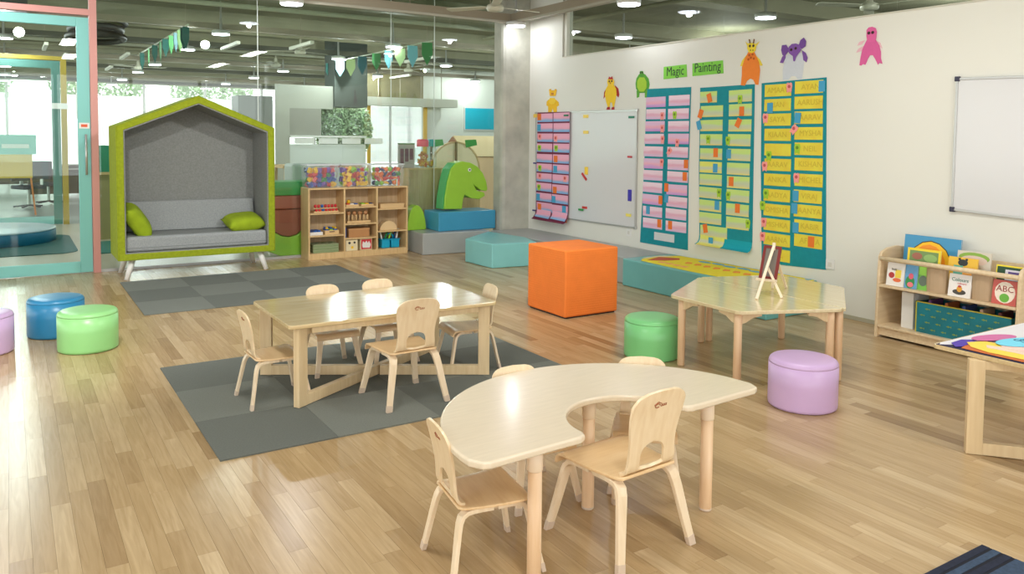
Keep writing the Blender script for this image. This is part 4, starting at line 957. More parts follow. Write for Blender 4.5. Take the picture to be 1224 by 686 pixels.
foam('foam_block', 'light teal five-sided foam block left of the orange cube', [(4.95, 8.24), (5.55, 8.16), (5.68, 8.62), (5.58, 9.40), (4.92, 8.86)], 0.001, 0.30, mat('teal_vinyl_light', (132, 200, 200), 0.35, noise=0.05, scale=5))
foam('foam_block', 'blue foam block on the grey bench under the dinosaur', [(4.97, 9.70), (5.88, 9.70), (5.88, 10.19), (4.985, 10.19)], 0.296, 0.56, M_bluev)
# dinosaur head cushion
t = thing('dinosaur_cushion', 'green foam dinosaur head with open mouth standing on the blue block', 'foam toy', (0, 9.93, 0))
dn = [(5.136, 0.587), (5.148, 0.751), (5.187, 0.973), (5.239, 1.148), (5.318, 1.23), (5.425, 1.255), (5.561, 1.233), (5.671, 1.178), (5.762, 1.081), (5.819, 0.959), (5.841, 0.85), (5.82, 0.82), (5.729, 0.835), (5.611, 0.916), (5.667, 0.83), (5.785, 0.803), (5.8, 0.754), (5.703, 0.705), (5.571, 0.725), (5.462, 0.777), (5.436, 0.694), (5.423, 0.576)]
dn = [(x, max(z, 0.562)) for x, z in dn]
obj('head_and_neck', PR(dn, 'xz', -0.07, 0.17), M_limev, t, bevel=0.012, seg=3)
ex, ez = (5.537, 1.133)
e = obj('eye', LT([(0.026, 0.0), (0.026, 0.004)], n=20), M_white, t, (ex, -0.073, ez)); e.rotation_euler = (PI / 2, 0, 0)
e2 = obj('pupil', LT([(0.012, 0.0), (0.012, 0.003)], n=16), M_black, e, (0, 0, 0.005))
e3 = obj('back_padding', PR([(p[0] - 0.012, p[1]) for p in dn[:5]] + [(p[0] + 0.02, p[1]) for p in dn[:5]][::-1], 'xz', -0.05, 0.16), M_greenv, t)
# lime round cushion (tail) beside the shelf
t = tag(obj('dome_cushion', PR(arc(0, 0, 0.30, 0, 180, 20), 'xz', -0.09, 0.09), M_limev, loc=(4.88, 10.10, 0.296), bevel=0.012, seg=3), 'lime green foam half disc beside the toy shelf, on the grey bench', 'foam toy')
t.scale = (0.48, 0.9, 1.16)
t.location = (4.79, 10.10, 0.296)

# soft play set behind the glass, left of the shelf
tag(obj('foam_rocker', PR([(-0.42, 0.50), (-0.36, 0.22), (-0.24, 0.07), (-0.05, 0.0), (0.15, 0.0), (0.30, 0.07), (0.38, 0.2), (0.42, 0.52), (0.305, 0.58), (0.275, 0.47), (0.205, 0.36), (0.10, 0.28), (0.0, 0.26), (-0.10, 0.28), (-0.205, 0.34), (-0.275, 0.45), (-0.36, 0.56)], 'xz', 0, 0.3), mat('lime_bright', (160, 206, 70), 0.35), loc=(3.10, 10.34, 0.0), bevel=0.01), 'lime green curved foam rocker on the floor left of the toy shelf', 'foam block')
tag(obj('foam_bowl', PR([(-0.30, 0.62), (-0.27, 0.46), (-0.20, 0.35), (-0.10, 0.29), (0, 0.27), (0.10, 0.29), (0.20, 0.37), (0.27, 0.48), (0.30, 0.62)], 'xz', 0, 0.34), M_redv, loc=(3.10, 10.36, 0.0), bevel=0.01), 'terracotta rounded foam piece resting in the lime rocker', 'foam block')
tag(obj('foam_slab', B(-0.42, 0.42, 0, 0.45, 0.63, 0.80), mat('salmon_vinyl', (190, 106, 92), 0.4), loc=(3.18, 10.42, 0.0), bevel=0.012), 'salmon red foam slab under the green one, left of the toy shelf', 'foam block')
tag(obj('foam_slab', B(-0.42, 0.42, 0, 0.45, 0.805, 0.985), M_greenv, loc=(3.18, 10.42, 0.0), bevel=0.012), 'green foam slab on top of the red one, left of the toy shelf', 'foam block')

# ================================================================ CABIN SEAT (pod)
t = thing('cabin_seat', 'house-shaped lime green felt cabin sofa with grey lining on white legs', 'sofa', (0, 9.45, 0))
xl, xr_, xa = 0.975, 2.665, 1.82
zb, ze, za = 0.225, 1.685, 2.035
w = 0.075
of = [(xl, zb), (xr_, zb), (xr_, ze), (xa, za), (xl, ze)]
inn = [(xl + w, zb + 0.07), (xr_ - w, zb + 0.07), (xr_ - w, ze - 0.045), (xa, za - 0.085), (xl + w, ze - 0.045)]
def ring(a, b_, y0, y1):
    bm = NB(); n = len(a)
    V = [[bm.verts.new((p[0], y, p[1])) for p in s] for s, y in ((a, y0), (b_, y0), (b_, y1), (a, y1))]
    for k in range(n):
        j = (k + 1) % n
        for q in range(4): bm.faces.new((V[q][k], V[q][j], V[(q + 1) % 4][j], V[(q + 1) % 4][k]))
    bmesh.ops.recalc_face_normals(bm, faces=bm.faces)
    return bm
obj('outer_shell', ring(of, inn, 0.0, 0.70), M_green, t, bevel=0.008, seg=2)
lin2 = [(x + (0.012 if x < xa - .1 else (-0.012 if x > xa + .1 else 0)), z - (0.012 if z > 1 else -0.012)) for x, z in inn]
obj('felt_lining', ring(inn, lin2, 0.012, 0.66), M_lining, t)
obj('back_panel', PR(inn, 'xz', 0.662, 0.69), M_lining, t)
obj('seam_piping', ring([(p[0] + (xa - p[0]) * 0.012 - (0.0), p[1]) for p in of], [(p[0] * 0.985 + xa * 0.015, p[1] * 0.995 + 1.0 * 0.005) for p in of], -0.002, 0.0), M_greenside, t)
obj('seat_cushion', B(xl + w + 0.014, xr_ - w - 0.014, 0.03, 0.645, zb + 0.085, zb + 0.25), M_cush, t, bevel=0.03, seg=4)
obj('cushion_piping', B(xl + w + 0.015, xr_ - w - 0.015, 0.026, 0.03, zb + 0.125, zb + 0.131), mat('piping_grey', (122, 126, 126), 0.9), t)
bm = PR([(0.50, zb + 0.252), (0.655, zb + 0.252), (0.655, zb + 0.59), (0.58, zb + 0.60)], 'yz', xl + w + 0.03, xr_ - w - 0.03)
obj('back_cushion', bm, M_cush, t, bevel=0.02, seg=3)
for lx, ly, dx, dy in ((xl + 0.16, 0.12, -0.07, -0.05), (xr_ - 0.16, 0.12, 0.07, -0.05), (xl + 0.16, 0.60, -0.07, 0.05), (xr_ - 0.16, 0.60, 0.07, 0.05)):
    obj('leg', TB([(lx + dx, ly + dy, 0.0), (lx, ly, zb + 0.01)], [0.025, 0.036], 16), M_white, t, smooth=True)
def pillow(lab, loc, rot, s=0.2):
    bm = NB(); n = 12; V = {}
    for side in (1, -1):
        for i in range(n + 1):
            for j in range(n + 1):
                u, v = i / n * 2 - 1, j / n * 2 - 1
                edge = i in (0, n) or j in (0, n)
                if edge and side == -1: V[(side, i, j)] = V[(1, i, j)]; continue
                pin = 1 - 0.10 * (1 - abs(u) ** 2) * abs(v) ** 3 - 0.10 * (1 - abs(v) ** 2) * abs(u) ** 3
                hgt = 0.095 * ((1 - u ** 4) * (1 - v ** 4)) ** 0.6
                V[(side, i, j)] = bm.verts.new((u * s * pin, v * s * 0.85 * pin, side * hgt))
        for i in range(n):
            for j in range(n):
                q = [V[(side, a, b_)] for a, b_ in ((i, j), (i + 1, j), (i + 1, j + 1), (i, j + 1))]
                bm.faces.new(q if side == 1 else q[::-1])
    o = tag(obj('throw_pillow', bm, M_pillow, smooth=True, loc=loc), lab, 'pillow'); o.rotation_euler = rot; return o
pillow('lime green pillow at the left end of the cabin sofa', (1.20, 9.68, 0.63), (0.45, 0.95, 0.35), 0.215)
pillow('lime green pillow lying at the right end of the cabin sofa', (2.36, 9.70, 0.565), (0.22, -0.06, 0.1), 0.22)

# ================================================================ TOY SHELF
SX0, SX1, SY, SH = 3.222, 4.612, 9.93, 0.925
t = thing('toy_shelf', 'low light wood open shelf with three columns of compartments', 'shelf', (SX0, SY, 0))
SW, SD, TT = SX1 - SX0, 0.31, 0.022
obj('side_panel', B(0, TT, 0, SD, 0, SH), M_shelf, t, bevel=0.002); obj('side_panel', B(SW - TT, SW, 0, SD, 0, SH), M_shelf, t, bevel=0.002)
obj('top_board', B(TT, SW - TT, 0.0, SD, SH - TT, SH), M_shelf, t, bevel=0.001)
obj('back_board', B(TT, SW - TT, SD - 0.01, SD, 0.09, SH - TT), M_shelfback, t)
obj('plinth', B(TT, SW - TT, 0.0, SD - 0.012, 0.0, 0.08), M_shelf, t, bevel=0.001)
d1_, d2_ = 0.475, 0.93
for dx in (d1_, d2_): obj('divider', B(dx, dx + TT, 0.002, SD - 0.012, 0.08, SH - TT), M_shelf, t)
cols = [(TT, d1_), (d1_ + TT, d2_), (d2_ + TT, SW - TT)]
lev = [(0.31, 0.60), (0.255, 0.445, 0.665), (0.325, 0.625)]
for (a, b_), zs in zip(cols, lev):
    for z in zs: obj('shelf_board', B(a, b_, 0.002, SD - 0.012, z - 0.018, z), M_shelf, t)
# contents
def at(dx, dy, z): return (SX0 + dx, SY + dy, z)
M_toyw = mat('toy_wood', (216, 184, 134), 0.5); M_toyw2 = mat('toy_wood_dark', (176, 128, 84), 0.5)
TOY = {n: mat('toy_' + n, c, 0.35) for n, c in dict(red=(204, 44, 52), blue=(34, 92, 176), yellow=(240, 196, 30), green=(48, 150, 74), purple=(118, 76, 168), orange=(240, 120, 44), lime=(140, 200, 50), pink=(226, 110, 140), navy=(30, 56, 110), white=(228, 228, 224)).items()}
q = thing('bead_abacus', 'wooden frame with red and blue beads on the top left shelf', 'toy', at(0.10, 0.07, 0.6005))
obj('base', B(0, 0.33, 0, 0.09, 0, 0.018), M_toyw, q); obj('rail', B(0, 0.33, 0.02, 0.03, 0.05, 0.06), M_toyw, q)
for k in range(7):
    c = 'blue' if k == 2 else 'red'; x_ = 0.03 + k * 0.045
    obj('bead', LT([(0.012, 0), (0.017, 0.008), (0.017, 0.022), (0.012, 0.03)], (x_, 0.006, 0.0182), 12), TOY[c], q, smooth=True)
    obj('bead', LT([(0.012, 0), (0.018, 0.01), (0.018, 0.03), (0.012, 0.04)], (x_, 0.045, 0.062), 12), TOY[c], q, smooth=True)
    obj('peg', TB([(x_, 0.045, 0.018), (x_, 0.045, 0.062)], 0.004, 6), M_toyw, q)
for nm, x0_, w_, mm, lab in (('train_tray', 0.04, 0.17, M_white, 'white tray heaped with blue train pieces on the middle left shelf'), ('train_crate', 0.24, 0.19, M_toyw, 'small wooden crate of blue toys on the middle left shelf')):
    q = thing(nm, lab, 'tray' if nm == 'train_tray' else 'crate', at(x0_, 0.06, 0.3105)); h_ = 0.055 if w_ > .18 else 0.04
    obj('bottom', B(0, w_, 0, 0.2, 0, 0.006), mm, q)
    for b4 in ((0, w_, 0, 0.006), (0, w_, 0.194, 0.2), (0, 0.006, 0.006, 0.194), (w_ - 0.006, w_, 0.006, 0.194)): obj('side', B(b4[0], b4[1], b4[2], b4[3], 0.006, h_), mm, q)
    if w_ > .18: obj('handle_slot', B(0.06, 0.13, -0.001, 0.0, 0.03, 0.04), M_black, q)
rt2 = random.Random(4)
for k in range(9):
    x_, y_ = 0.06 + (k % 3) * 0.05, 0.085 + (k // 3) * 0.055
    o = obj('train_piece', B(-0.02, 0.02, -0.022, 0.022, 0, 0.055), TOY['blue' if k % 4 else 'navy'], loc=at(x_ + 0.005, y_, 0.318), rz=0.0, bevel=0.006); tag(o, 'blue toy train piece heaped in the white tray', 'toy', 'train pieces in the white tray')
for k, c in enumerate(('blue', 'lime', 'blue', 'navy', 'yellow', 'blue')):
    x_, y_ = 0.275 + (k % 3) * 0.058, 0.10 + (k // 3) * 0.075
    o = thing('toy_car', c + ' little car in the wooden crate, ' + ('front row' if k < 3 else 'back row'), 'toy', at(x_, y_, 0.318))
    if k in (0, 2): o['label'] = ('leftmost' if k == 0 else 'rightmost') + ' blue little car in the wooden crate, front row'
    obj('car_body', B(-0.024, 0.024, -0.022, 0.022, 0.006, 0.062), TOY[c], o, bevel=0.008)
    obj('car_cabin', B(-0.013, 0.013, -0.02, 0.02, 0.062, 0.085), TOY['yellow' if c == 'blue' else 'blue'], o, bevel=0.004)
for k in range(3):
    q = thing('puzzle_board', ('bottom', 'middle', 'topmost')[k] + ' of the three green puzzle boards on the lower left shelf', 'puzzle', at(0.075, 0.035, 0.0805 + 0.037 * k))
    obj('tray_board', B(0, 0.34, 0, 0.24, 0, 0.030), mat('board_green', (132, 150, 108), 0.5), q, bevel=0.002)
    obj('rim', B(-0.003, 0.343, -0.003, 0.243, 0.0301, 0.0355), mat('board_pale', (166, 178, 140), 0.5), q)
    if k == 2:
        for j in range(3): obj('puzzle_knob', LT([(0.03, 0), (0.03, 0.006)], (0.08 + j * 0.09, 0.10, 0.0356), 16), mat('board_dark', (96, 112, 78), 0.5), q)
q = thing('peg_stacker', 'row of wooden pegs in a block on the middle shelf', 'toy', at(0.54, 0.05, 0.4455))
obj('block', B(0, 0.33, 0, 0.10, 0, 0.028), M_toyw, q, bevel=0.003)
for k in range(6): obj('peg', LT([(0.012, 0), (0.012, 0.075), (0.009, 0.08)], (0.03 + k * 0.053, 0.03, 0.0281), 12), M_toyw, q, smooth=True)
for k in range(4): obj('wooden_ball', LT([(0.008, 0), (0.024, 0.012), (0.03, 0.03), (0.024, 0.048), (0.008, 0.06)], (0.045 + k * 0.08, 0.072, 0.095), 14), M_toyw2, q, smooth=True); obj('ball_post', TB([(0.045 + k * 0.08, 0.072, 0.028), (0.045 + k * 0.08, 0.072, 0.096)], 0.006, 8), M_toyw, q)
for k, (x_, cs_) in enumerate(((0.52, ('red', 'white', 'blue')), (0.73, ('lime', 'yellow', 'navy')))):
    q = thing('sorting_tray', ('left', 'right')[k] + ' small wooden tray with flat coloured pieces on the upper middle shelf', 'tray', at(x_, 0.04, 0.6655))
    obj('tray_base', B(0, 0.18, 0, 0.14, 0, 0.028), M_toyw, q, bevel=0.002)
    for j in range(6): obj('coloured_piece', B(0.012 + (j % 3) * 0.055, 0.055 + (j % 3) * 0.055, 0.01 + (j // 3) * 0.06, 0.06 + (j // 3) * 0.06, 0.0281, 0.04), TOY[cs_[j % 3]], q)
    if k == 0: obj('yellow_knob', LT([(0.02, 0), (0.026, 0.02), (0.014, 0.045)], (0.06, 0.07, 0.0401), 12), TOY['yellow'], q, smooth=True)
q = thing('craft_box', 'brown cardboard box on the shelf below the pegs', 'box', at(0.56, 0.05, 0.2555))
obj('box_body', B(0, 0.29, 0, 0.18, 0, 0.095), mat('cardboard', (182, 132, 84), 0.7), q, bevel=0.002); obj('box_lid', B(-0.004, 0.294, -0.004, 0.184, 0.0951, 0.115), mat('cardboard2', (192, 144, 94), 0.7), q)
tag(obj('picture_book', B(0, 0.02, 0, 0.15, 0, 0.13), TOY['blue'], loc=at(0.505, 0.05, 0.2555)), 'thin blue book standing left of the brown box', 'book')
q = thing('sound_block', 'cream wooden block with dark pictures on the lower middle shelf', 'toy', at(0.512, 0.03, 0.0805))
obj('block', B(0, 0.165, 0, 0.14, 0, 0.145), mat('cream_block', (226, 214, 176), 0.5), q, bevel=0.004)
for a, b_, c, r_ in ((0.05, 0.105, 'navy', 0.017), (0.12, 0.108, 'navy', 0.015), (0.088, 0.045, 'yellow', 0.018)): obj('picture_spot', PR([(a + r_ * math.cos(i), b_ + r_ * math.sin(i)) for i in [j * PI / 6 for j in range(12)]], 'xz', -0.002, 0.0), TOY[c] if c != 'navy' else M_black, q)
q = thing('picture_block', 'red and white picture block on the lower middle shelf', 'toy', at(0.715, 0.03, 0.0805))
obj('block', B(0, 0.165, 0, 0.14, 0, 0.15), mat('cream_block', (226, 214, 176), 0.5), q, bevel=0.004)
obj('printed_face', B(0.01, 0.155, -0.002, 0, 0.01, 0.14), mat('print_red', (196, 40, 56), 0.5), q)
obj('white_shape', PR([(0.03, 0.03), (0.13, 0.025), (0.145, 0.07), (0.12, 0.12), (0.10, 0.09), (0.085, 0.125), (0.06, 0.095), (0.035, 0.12), (0.022, 0.07)], 'xz', -0.004, -0.002), M_white, q)
q = thing('activity_board', 'flat wooden tray on the upper right shelf', 'tray', at(1.0, 0.03, 0.6255)); obj('tray_base', B(0, 0.35, 0, 0.2, 0, 0.05), M_toyw, q, bevel=0.003); obj('rim', B(-0.004, 0.354, -0.004, 0.204, 0.0501, 0.062), M_toyw, q); 
q = thing('wooden_arch', 'pale wooden half-round arch toy on the middle right shelf', 'toy', at(1.13, 0.05, 0.3255)); obj('arch_block', PR(arc(0, 0, 0.125, 0, 180, 16), 'xz', 0, 0.1), mat('pale_arch', (220, 192, 146), 0.5), q, bevel=0.004); obj('base_block', B(-0.14, 0.14, 0.102, 0.16, 0, 0.03), M_toyw, q)
q = thing('art_caddy', 'bright blue plastic caddy with art supplies on the lower right shelf', 'caddy', at(1.03, 0.05, 0.0805))
M_cad = mat('caddy_blue', (20, 164, 204), 0.35)
for x_ in (0, 0.14):
    obj('cup', ring([(x_, 0.0), (x_ + 0.12, 0.0), (x_ + 0.125, 0.11), (x_ - 0.005, 0.11)], [(x_ + 0.006, 0.006), (x_ + 0.114, 0.006), (x_ + 0.119, 0.104), (x_ + 0.001, 0.104)], 0, 0.12) if False else B(x_, x_ + 0.12, 0, 0.13, 0, 0.11), M_cad, q, bevel=0.012)
obj('caddy_rim', B(-0.008, 0.268, -0.008, 0.138, 0.108, 0.12), M_cad, q, bevel=0.003)
obj('caddy_handle', TB([(0.06 + 0.0, 0.065, 0.115), (0.08, 0.065, 0.17), (0.13, 0.065, 0.19), (0.18, 0.065, 0.17), (0.2, 0.065, 0.115)], 0.012, 10), M_cad, q, smooth=True)
for k, (x_, c, tl) in enumerate(((0.02, 'white', -0.3), (0.07, 'green', 0.5), (0.12, 'lime', 0.7), (0.2, 'navy', 0.25), (0.235, 'white', 0.35))):
    o = tag(obj('felt_marker', TB([(0, 0, 0), (0.09 * tl, 0.02, 0.13)], [0.011, 0.013], 10), TOY[c], loc=at(1.03 + x_, 0.10 + 0.0, 0.0805 + 0.1205), smooth=True), c + ' marker sticking out of the blue caddy' + (' at its left' if k == 0 else ' at its right' if k == 4 else ''), 'marker')

# clear bins of toys
def bin_(lab, x_, w_, mix, which):
    q = thing('toy_bin', lab, 'bin', (x_, 10.0, SH + 0.0005)); d_ = 0.26; h_ = 0.30
    bm = NB(); o_ = 0.012
    lo = [(o_, o_), (w_ - o_, o_), (w_ - o_, d_ - o_), (o_, d_ - o_)]; up = [(0, 0), (w_, 0), (w_, d_), (0, d_)]
    L = [bm.verts.new((a, b_, 0.001)) for a, b_ in lo]; U = [bm.verts.new((a, b_, h_)) for a, b_ in up]
    bm.faces.new(L[::-1])
    for i in range(4): bm.faces.new((L[i], L[(i + 1) % 4], U[(i + 1) % 4], U[i]))
    obj('bin_walls', bm, M_bin, q)
    obj('rim', ring([(0 - 0.008, 0), (w_ + 0.008, 0), (w_ + 0.008, 0.012), (-0.008, 0.012)], [(0, 0.002), (w_, 0.002), (w_, 0.010), (0, 0.010)], 0, 0.0) if False else frame_rim(w_, d_, h_), mat('rim_milky', (214, 220, 222), 0.25), q)
    rr = random.Random(which * 7 + 1); nx, nz, ny = 6, 4, 2
    for j in range(ny):
        for kz in range(nz):
            for i in range(nx):
                c = rr.choice(mix); px = x_ + 0.058 + (w_ - 0.116) * i / (nx - 1); py = 10.0 + 0.058 + 0.10 * j; pz = SH + 0.040 + kz * 0.060
                kind = rr.choice(KIND[which])
                o = copy_tree(TOYP[(kind, c)]) if (kind, c) in TOYP else toyproto(kind, c)
                o.location = (px + rr.uniform(-.004, .004), py, pz + rr.uniform(-.004, .006)); o.rotation_euler = (rr.uniform(-.6, .6), rr.uniform(-3, 3), rr.uniform(-.7, .7))
                side = ('left', 'middle', 'right')[which]
                tag(o, '%s %s in the %s clear bin on the toy shelf' % (c, KN[kind], side), 'toy', '%s %s toys of the %s bin' % (c, KN[kind], side))
def frame_rim(w_, d_, h_):
    bm = NB()
    box(bm, -0.008, w_ + 0.008, -0.008, 0.0, h_ - 0.012, h_); box(bm, -0.008, w_ + 0.008, d_, d_ + 0.008, h_ - 0.012, h_)
    box(bm, -0.008, 0.0, 0, d_, h_ - 0.012, h_); box(bm, w_, w_ + 0.008, 0, d_, h_ - 0.012, h_); return bm
KN = dict(brick='stud brick', flake='bristle block', figure='figure', ball='round fruit', long='long vegetable')
KIND = [('brick', 'flake'), ('brick', 'figure', 'figure'), ('ball', 'long', 'ball')]
TOYP = {}
def toyproto(kind, c):
    bm = NB(); s = 0.029
    if kind == 'brick':
        box(bm, -s * 1.2, s * 1.2, -s, s, -s * .8, s * .8)
        for a in (-.55, .55): box(bm, a * s * 1.2 - .006, a * s * 1.2 + .006, -.006, .006, s * .8, s * 1.05)
    elif kind == 'flake':
        for k in range(3):
            b2 = NB(); 
        box(bm, -s * .7, s * .7, -s * .7, s * .7, -s * .7, s * .7); box(bm, -s * 1.25, s * 1.25, -s * .3, s * .3, -s * .3, s * .3); box(bm, -s * .3, s * .3, -s * 1.2, s * 1.2, -s * .3, s * .3); box(bm, -s * .3, s * .3, -s * .3, s * .3, -s * 1.25, s * 1.25)
    elif kind == 'figure':
        lathe(bm, [(0.004, -s * 1.2), (s * .7, -s), (s * .6, 0), (s * .3, s * .25), (s * .55, s * .6), (s * .5, s), (0.004, s * 1.25)], n=8); box(bm, -s * 1.15, s * 1.15, -s * .2, s * .2, -s * .35, 0)
    elif kind == 'ball': lathe(bm, [(0.004, -s * 1.15), (s * .8, -s * .8), (s * 1.15, 0), (s * .8, s * .8), (0.004, s * 1.15)], n=10)
    else: lathe(bm, [(0.004, -s * 1.9), (s * .45, -s * 1.2), (s * .6, 0), (s * .35, s * 1.3), (0.004, s * 1.9)], n=8)
    o = obj('toy_' + {'brick': 'brick', 'flake': 'bristle_block', 'figure': 'figure', 'ball': 'fruit', 'long': 'vegetable'}[kind], bm, TOY[c], smooth=kind in ('ball', 'long'))
    TOYP[(kind, c)] = o; return o
bin_('left clear plastic bin of purple, blue and yellow blocks on the toy shelf', 3.235, 0.415, ['purple', 'purple', 'blue', 'red', 'yellow', 'green', 'pink', 'blue', 'red'], 0)
bin_('middle clear plastic bin of red and yellow figures on the toy shelf', 3.695, 0.42, ['red', 'yellow', 'red', 'yellow', 'orange', 'lime', 'purple'], 1)
bin_('right clear plastic bin of toy fruit on the toy shelf', 4.155, 0.43, ['red', 'orange', 'lime', 'green', 'yellow', 'red', 'navy', 'orange'], 2)

# ================================================================ BOOKSHELF at the right wall
bx0, by0, by1 = 5.95, 2.74, 3.83
t = thing('book_display_shelf', 'low light wood book display shelf against the right wall', 'bookshelf', (0, 0, 0))
side = [(bx0, 0.0), (bx0 + 0.01, 0.0), (6.33, 0.0), (6.33, 0.72), (6.20, 0.735), (6.08, 0.725), (6.00, 0.70), (5.972, 0.66), (5.955, 0.30)]
M_bs = wood('bookshelf_wood', (224, 203, 168), (212, 188, 150), 0.4, (2, 24, 24))
for y_ in (by1 - 0.025, by0): obj('side_panel', PR(side, 'xz', y_, y_ + 0.025), M_bs, t, bevel=0.005, seg=3)
obj('front_rail', TB([(5.978, by0 + 0.02, 0.645), (5.978, by1 - 0.02, 0.645)], 0.019, 16), M_bs, t, smooth=True)
obj('display_ledge', B(5.955, 6.32, by0 + 0.026, by1 - 0.026, 0.415, 0.435), M_bs, t, bevel=0.003)
obj('bottom_board', B(5.955, 6.32, by0 + 0.026, by1 - 0.026, 0.085, 0.105), M_bs, t, bevel=0.003)
obj('plinth', B(5.975, 5.995, by0 + 0.026, by1 - 0.026, 0.02, 0.084), M_bs, t)
obj('back_board', B(6.30, 6.32, by0 + 0.026, by1 - 0.026, 0.106, 0.70), M_bs, t)
M_div = mat('divider_brown', (186, 160, 128), 0.5, noise=0.06, scale=3)
for y_ in (3.37, 3.03):
    bm = NB(); prev = None
    for i in range(9):
        a = PI * i / 8; p = (6.045 - 0.05 * math.sin(a) ** 0.7, y_ - 0.08 * math.cos(a))
        q_ = [bm.verts.new((p[0], p[1], 0.437)), bm.verts.new((p[0], p[1], 0.655))]
        if prev: bm.faces.new((prev[0], q_[0], q_[1], prev[1]))
        prev = q_
    obj('curved_divider', bm, M_div, t, solid=0.006)
M_page = mat('book_pages', (236, 230, 214), 0.8)
def book(lab, yc, w_, h_, x, z, rgb, decor=(), lean=0.14, th=0.012, text=None, name='picture_book'):
    # a book standing with its cover facing the room (towards -x), leaning back
    q = thing(name, lab, 'book', (x, yc, z)); q.rotation_euler = (0, lean, 0)
    obj('page_block', B(0.0015, th - 0.0015, -w_ / 2 + 0.003, w_ / 2 - 0.003, 0.003, h_ - 0.003), M_page, q)
    obj('cover', B(0, 0.0015, -w_ / 2, w_ / 2, 0, h_), mat('cover_%d_%d_%d' % rgb, rgb, 0.4), q); obj('back_cover', B(th - 0.0015, th, -w_ / 2, w_ / 2, 0, h_), mat('cover_%d_%d_%d' % rgb, rgb, 0.4), q)
    for i, (kind, a, b_, s1, s2, c) in enumerate(decor):
        # a: from left edge (photo left = +y) 0..1, b_: height 0..1
        cy, cz = w_ / 2 - a * w_, b_ * h_
        if kind == 'e': pts = [(cy + s1 * w_ * math.cos(k * PI / 8), cz + s2 * h_ * math.sin(k * PI / 8)) for k in range(16)]
        else: pts = [(cy - s1 * w_, cz - s2 * h_), (cy + s1 * w_, cz - s2 * h_), (cy + s1 * w_, cz + s2 * h_), (cy - s1 * w_, cz + s2 * h_)]
        obj('cover_picture', PR(pts, 'yz', -0.0008 - 0.0006 * i, -0.0002 if i == 0 else -0.0003 - 0.0006 * (i - 1)), mat('print_%d_%d_%d' % c, c, 0.5), q)
    if text:
        for s_, sz, a, b_, c in text:
            lettering(s_, sz, mat('print_%d_%d_%d' % c, c, 0.5), q, (-0.0008 - 0.0006 * len(decor) - 0.0008, w_ / 2 - a * w_, b_ * h_), RW)
    return q
book('white book with fruit pictures, leftmost on the display ledge', 3.690, 0.145, 0.20, 5.985, 0.4365, (232, 228, 222), [('e', .28, .42, .17, .12, (178, 50, 44)), ('r', .66, .5, .17, .16, (232, 206, 70)), ('e', .62, .25, .24, .08, (226, 110, 60))], text=[('fruit', 0.026, .42, .66, (90, 90, 70))])
book('blue and green picture book second on the display ledge', 3.565, 0.10, 0.20, 5.995, 0.4365, (98, 160, 206), [('e', .45, .25, .38, .25, (52, 140, 76)), ('e', .5, .48, .2, .12, (214, 90, 110)), ('e', .5, .15, .25, .1, (232, 120, 130))])
book('green picture book third on the display ledge', 3.475, 0.10, 0.205, 6.01, 0.4365, (120, 190, 72), [('e', .5, .35, .35, .2, (96, 112, 96)), ('r', .5, .75, .4, .18, (156, 216, 80))])
book('blue board book with a big orange sun, tallest at the back', 3.535, 0.46, 0.40, 6.20, 0.4365, (66, 150, 196), [('e', .48, .38, .40, .54, (60, 50, 30)), ('e', .48, .38, .385, .52, (248, 196, 40)), ('e', .46, .40, .31, .44, (240, 150, 40))], lean=0.10, th=0.015)
book('yellow bordered book in front of the blue sun board', 3.53, 0.27, 0.31, 6.09, 0.4365, (244, 216, 44), [('r', .5, .5, .43, .44, (120, 150, 90)), ('e', .3, .80, .16, .09, (166, 104, 84)), ('e', .7, .78, .2, .1, (150, 186, 110))], lean=0.10)
book('white book titled Colours with a penguin picture on the ledge', 3.178, 0.165, 0.17, 5.985, 0.4365, (236, 232, 228), [('e', .5, .22, .30, .12, (70, 66, 60)), ('e', .5, .36, .12, .14, (222, 160, 50)), ('e', .5, .47, .08, .05, (190, 60, 50))], text=[('Colours', 0.038, .5, .75, (70, 130, 120)), ('colours', 0.022, .6, .60, (200, 80, 70))])
book('yellow book with a dark cat above the Colours book', 3.22, 0.22, 0.285, 6.075, 0.4365, (238, 190, 56), [('e', .5, .86, .17, .09, (44, 48, 52)), ('r', .36, .5, .16, .28, (104, 186, 164)), ('r', .72, .45, .2, .3, (236, 170, 84)), ('r', .38, .95, .04, .03, (44, 48, 52)), ('r', .62, .95, .04, .03, (44, 48, 52))])
book('pale book with a green arch, behind the yellow cat book', 3.17, 0.25, 0.33, 6.14, 0.4365, (214, 206, 190), [('e', .5, .86, .46, .12, (136, 176, 70)), ('e', .5, .80, .40, .11, (222, 200, 186))], lean=0.10)
book('red ABC book with a green apple, rightmost on the ledge', 2.862, 0.165, 0.175, 5.985, 0.4365, (200, 90, 80), [('e', .52, .5, .42, .44, (238, 226, 210)), ('e', .52, .28, .20, .18, (104, 176, 60))], text=[('ABC', 0.062, .52, .64, (150, 56, 52))])
book('book with yellow border and dark green cover at the ledge right end', 2.875, 0.20, 0.27, 6.07, 0.4365, (240, 220, 50), [('r', .5, .5, .46, .46, (34, 76, 46)), ('r', .62, .75, .3, .14, (226, 222, 232)), ('r', .66, .74, .24, .1, (98, 78, 146))])
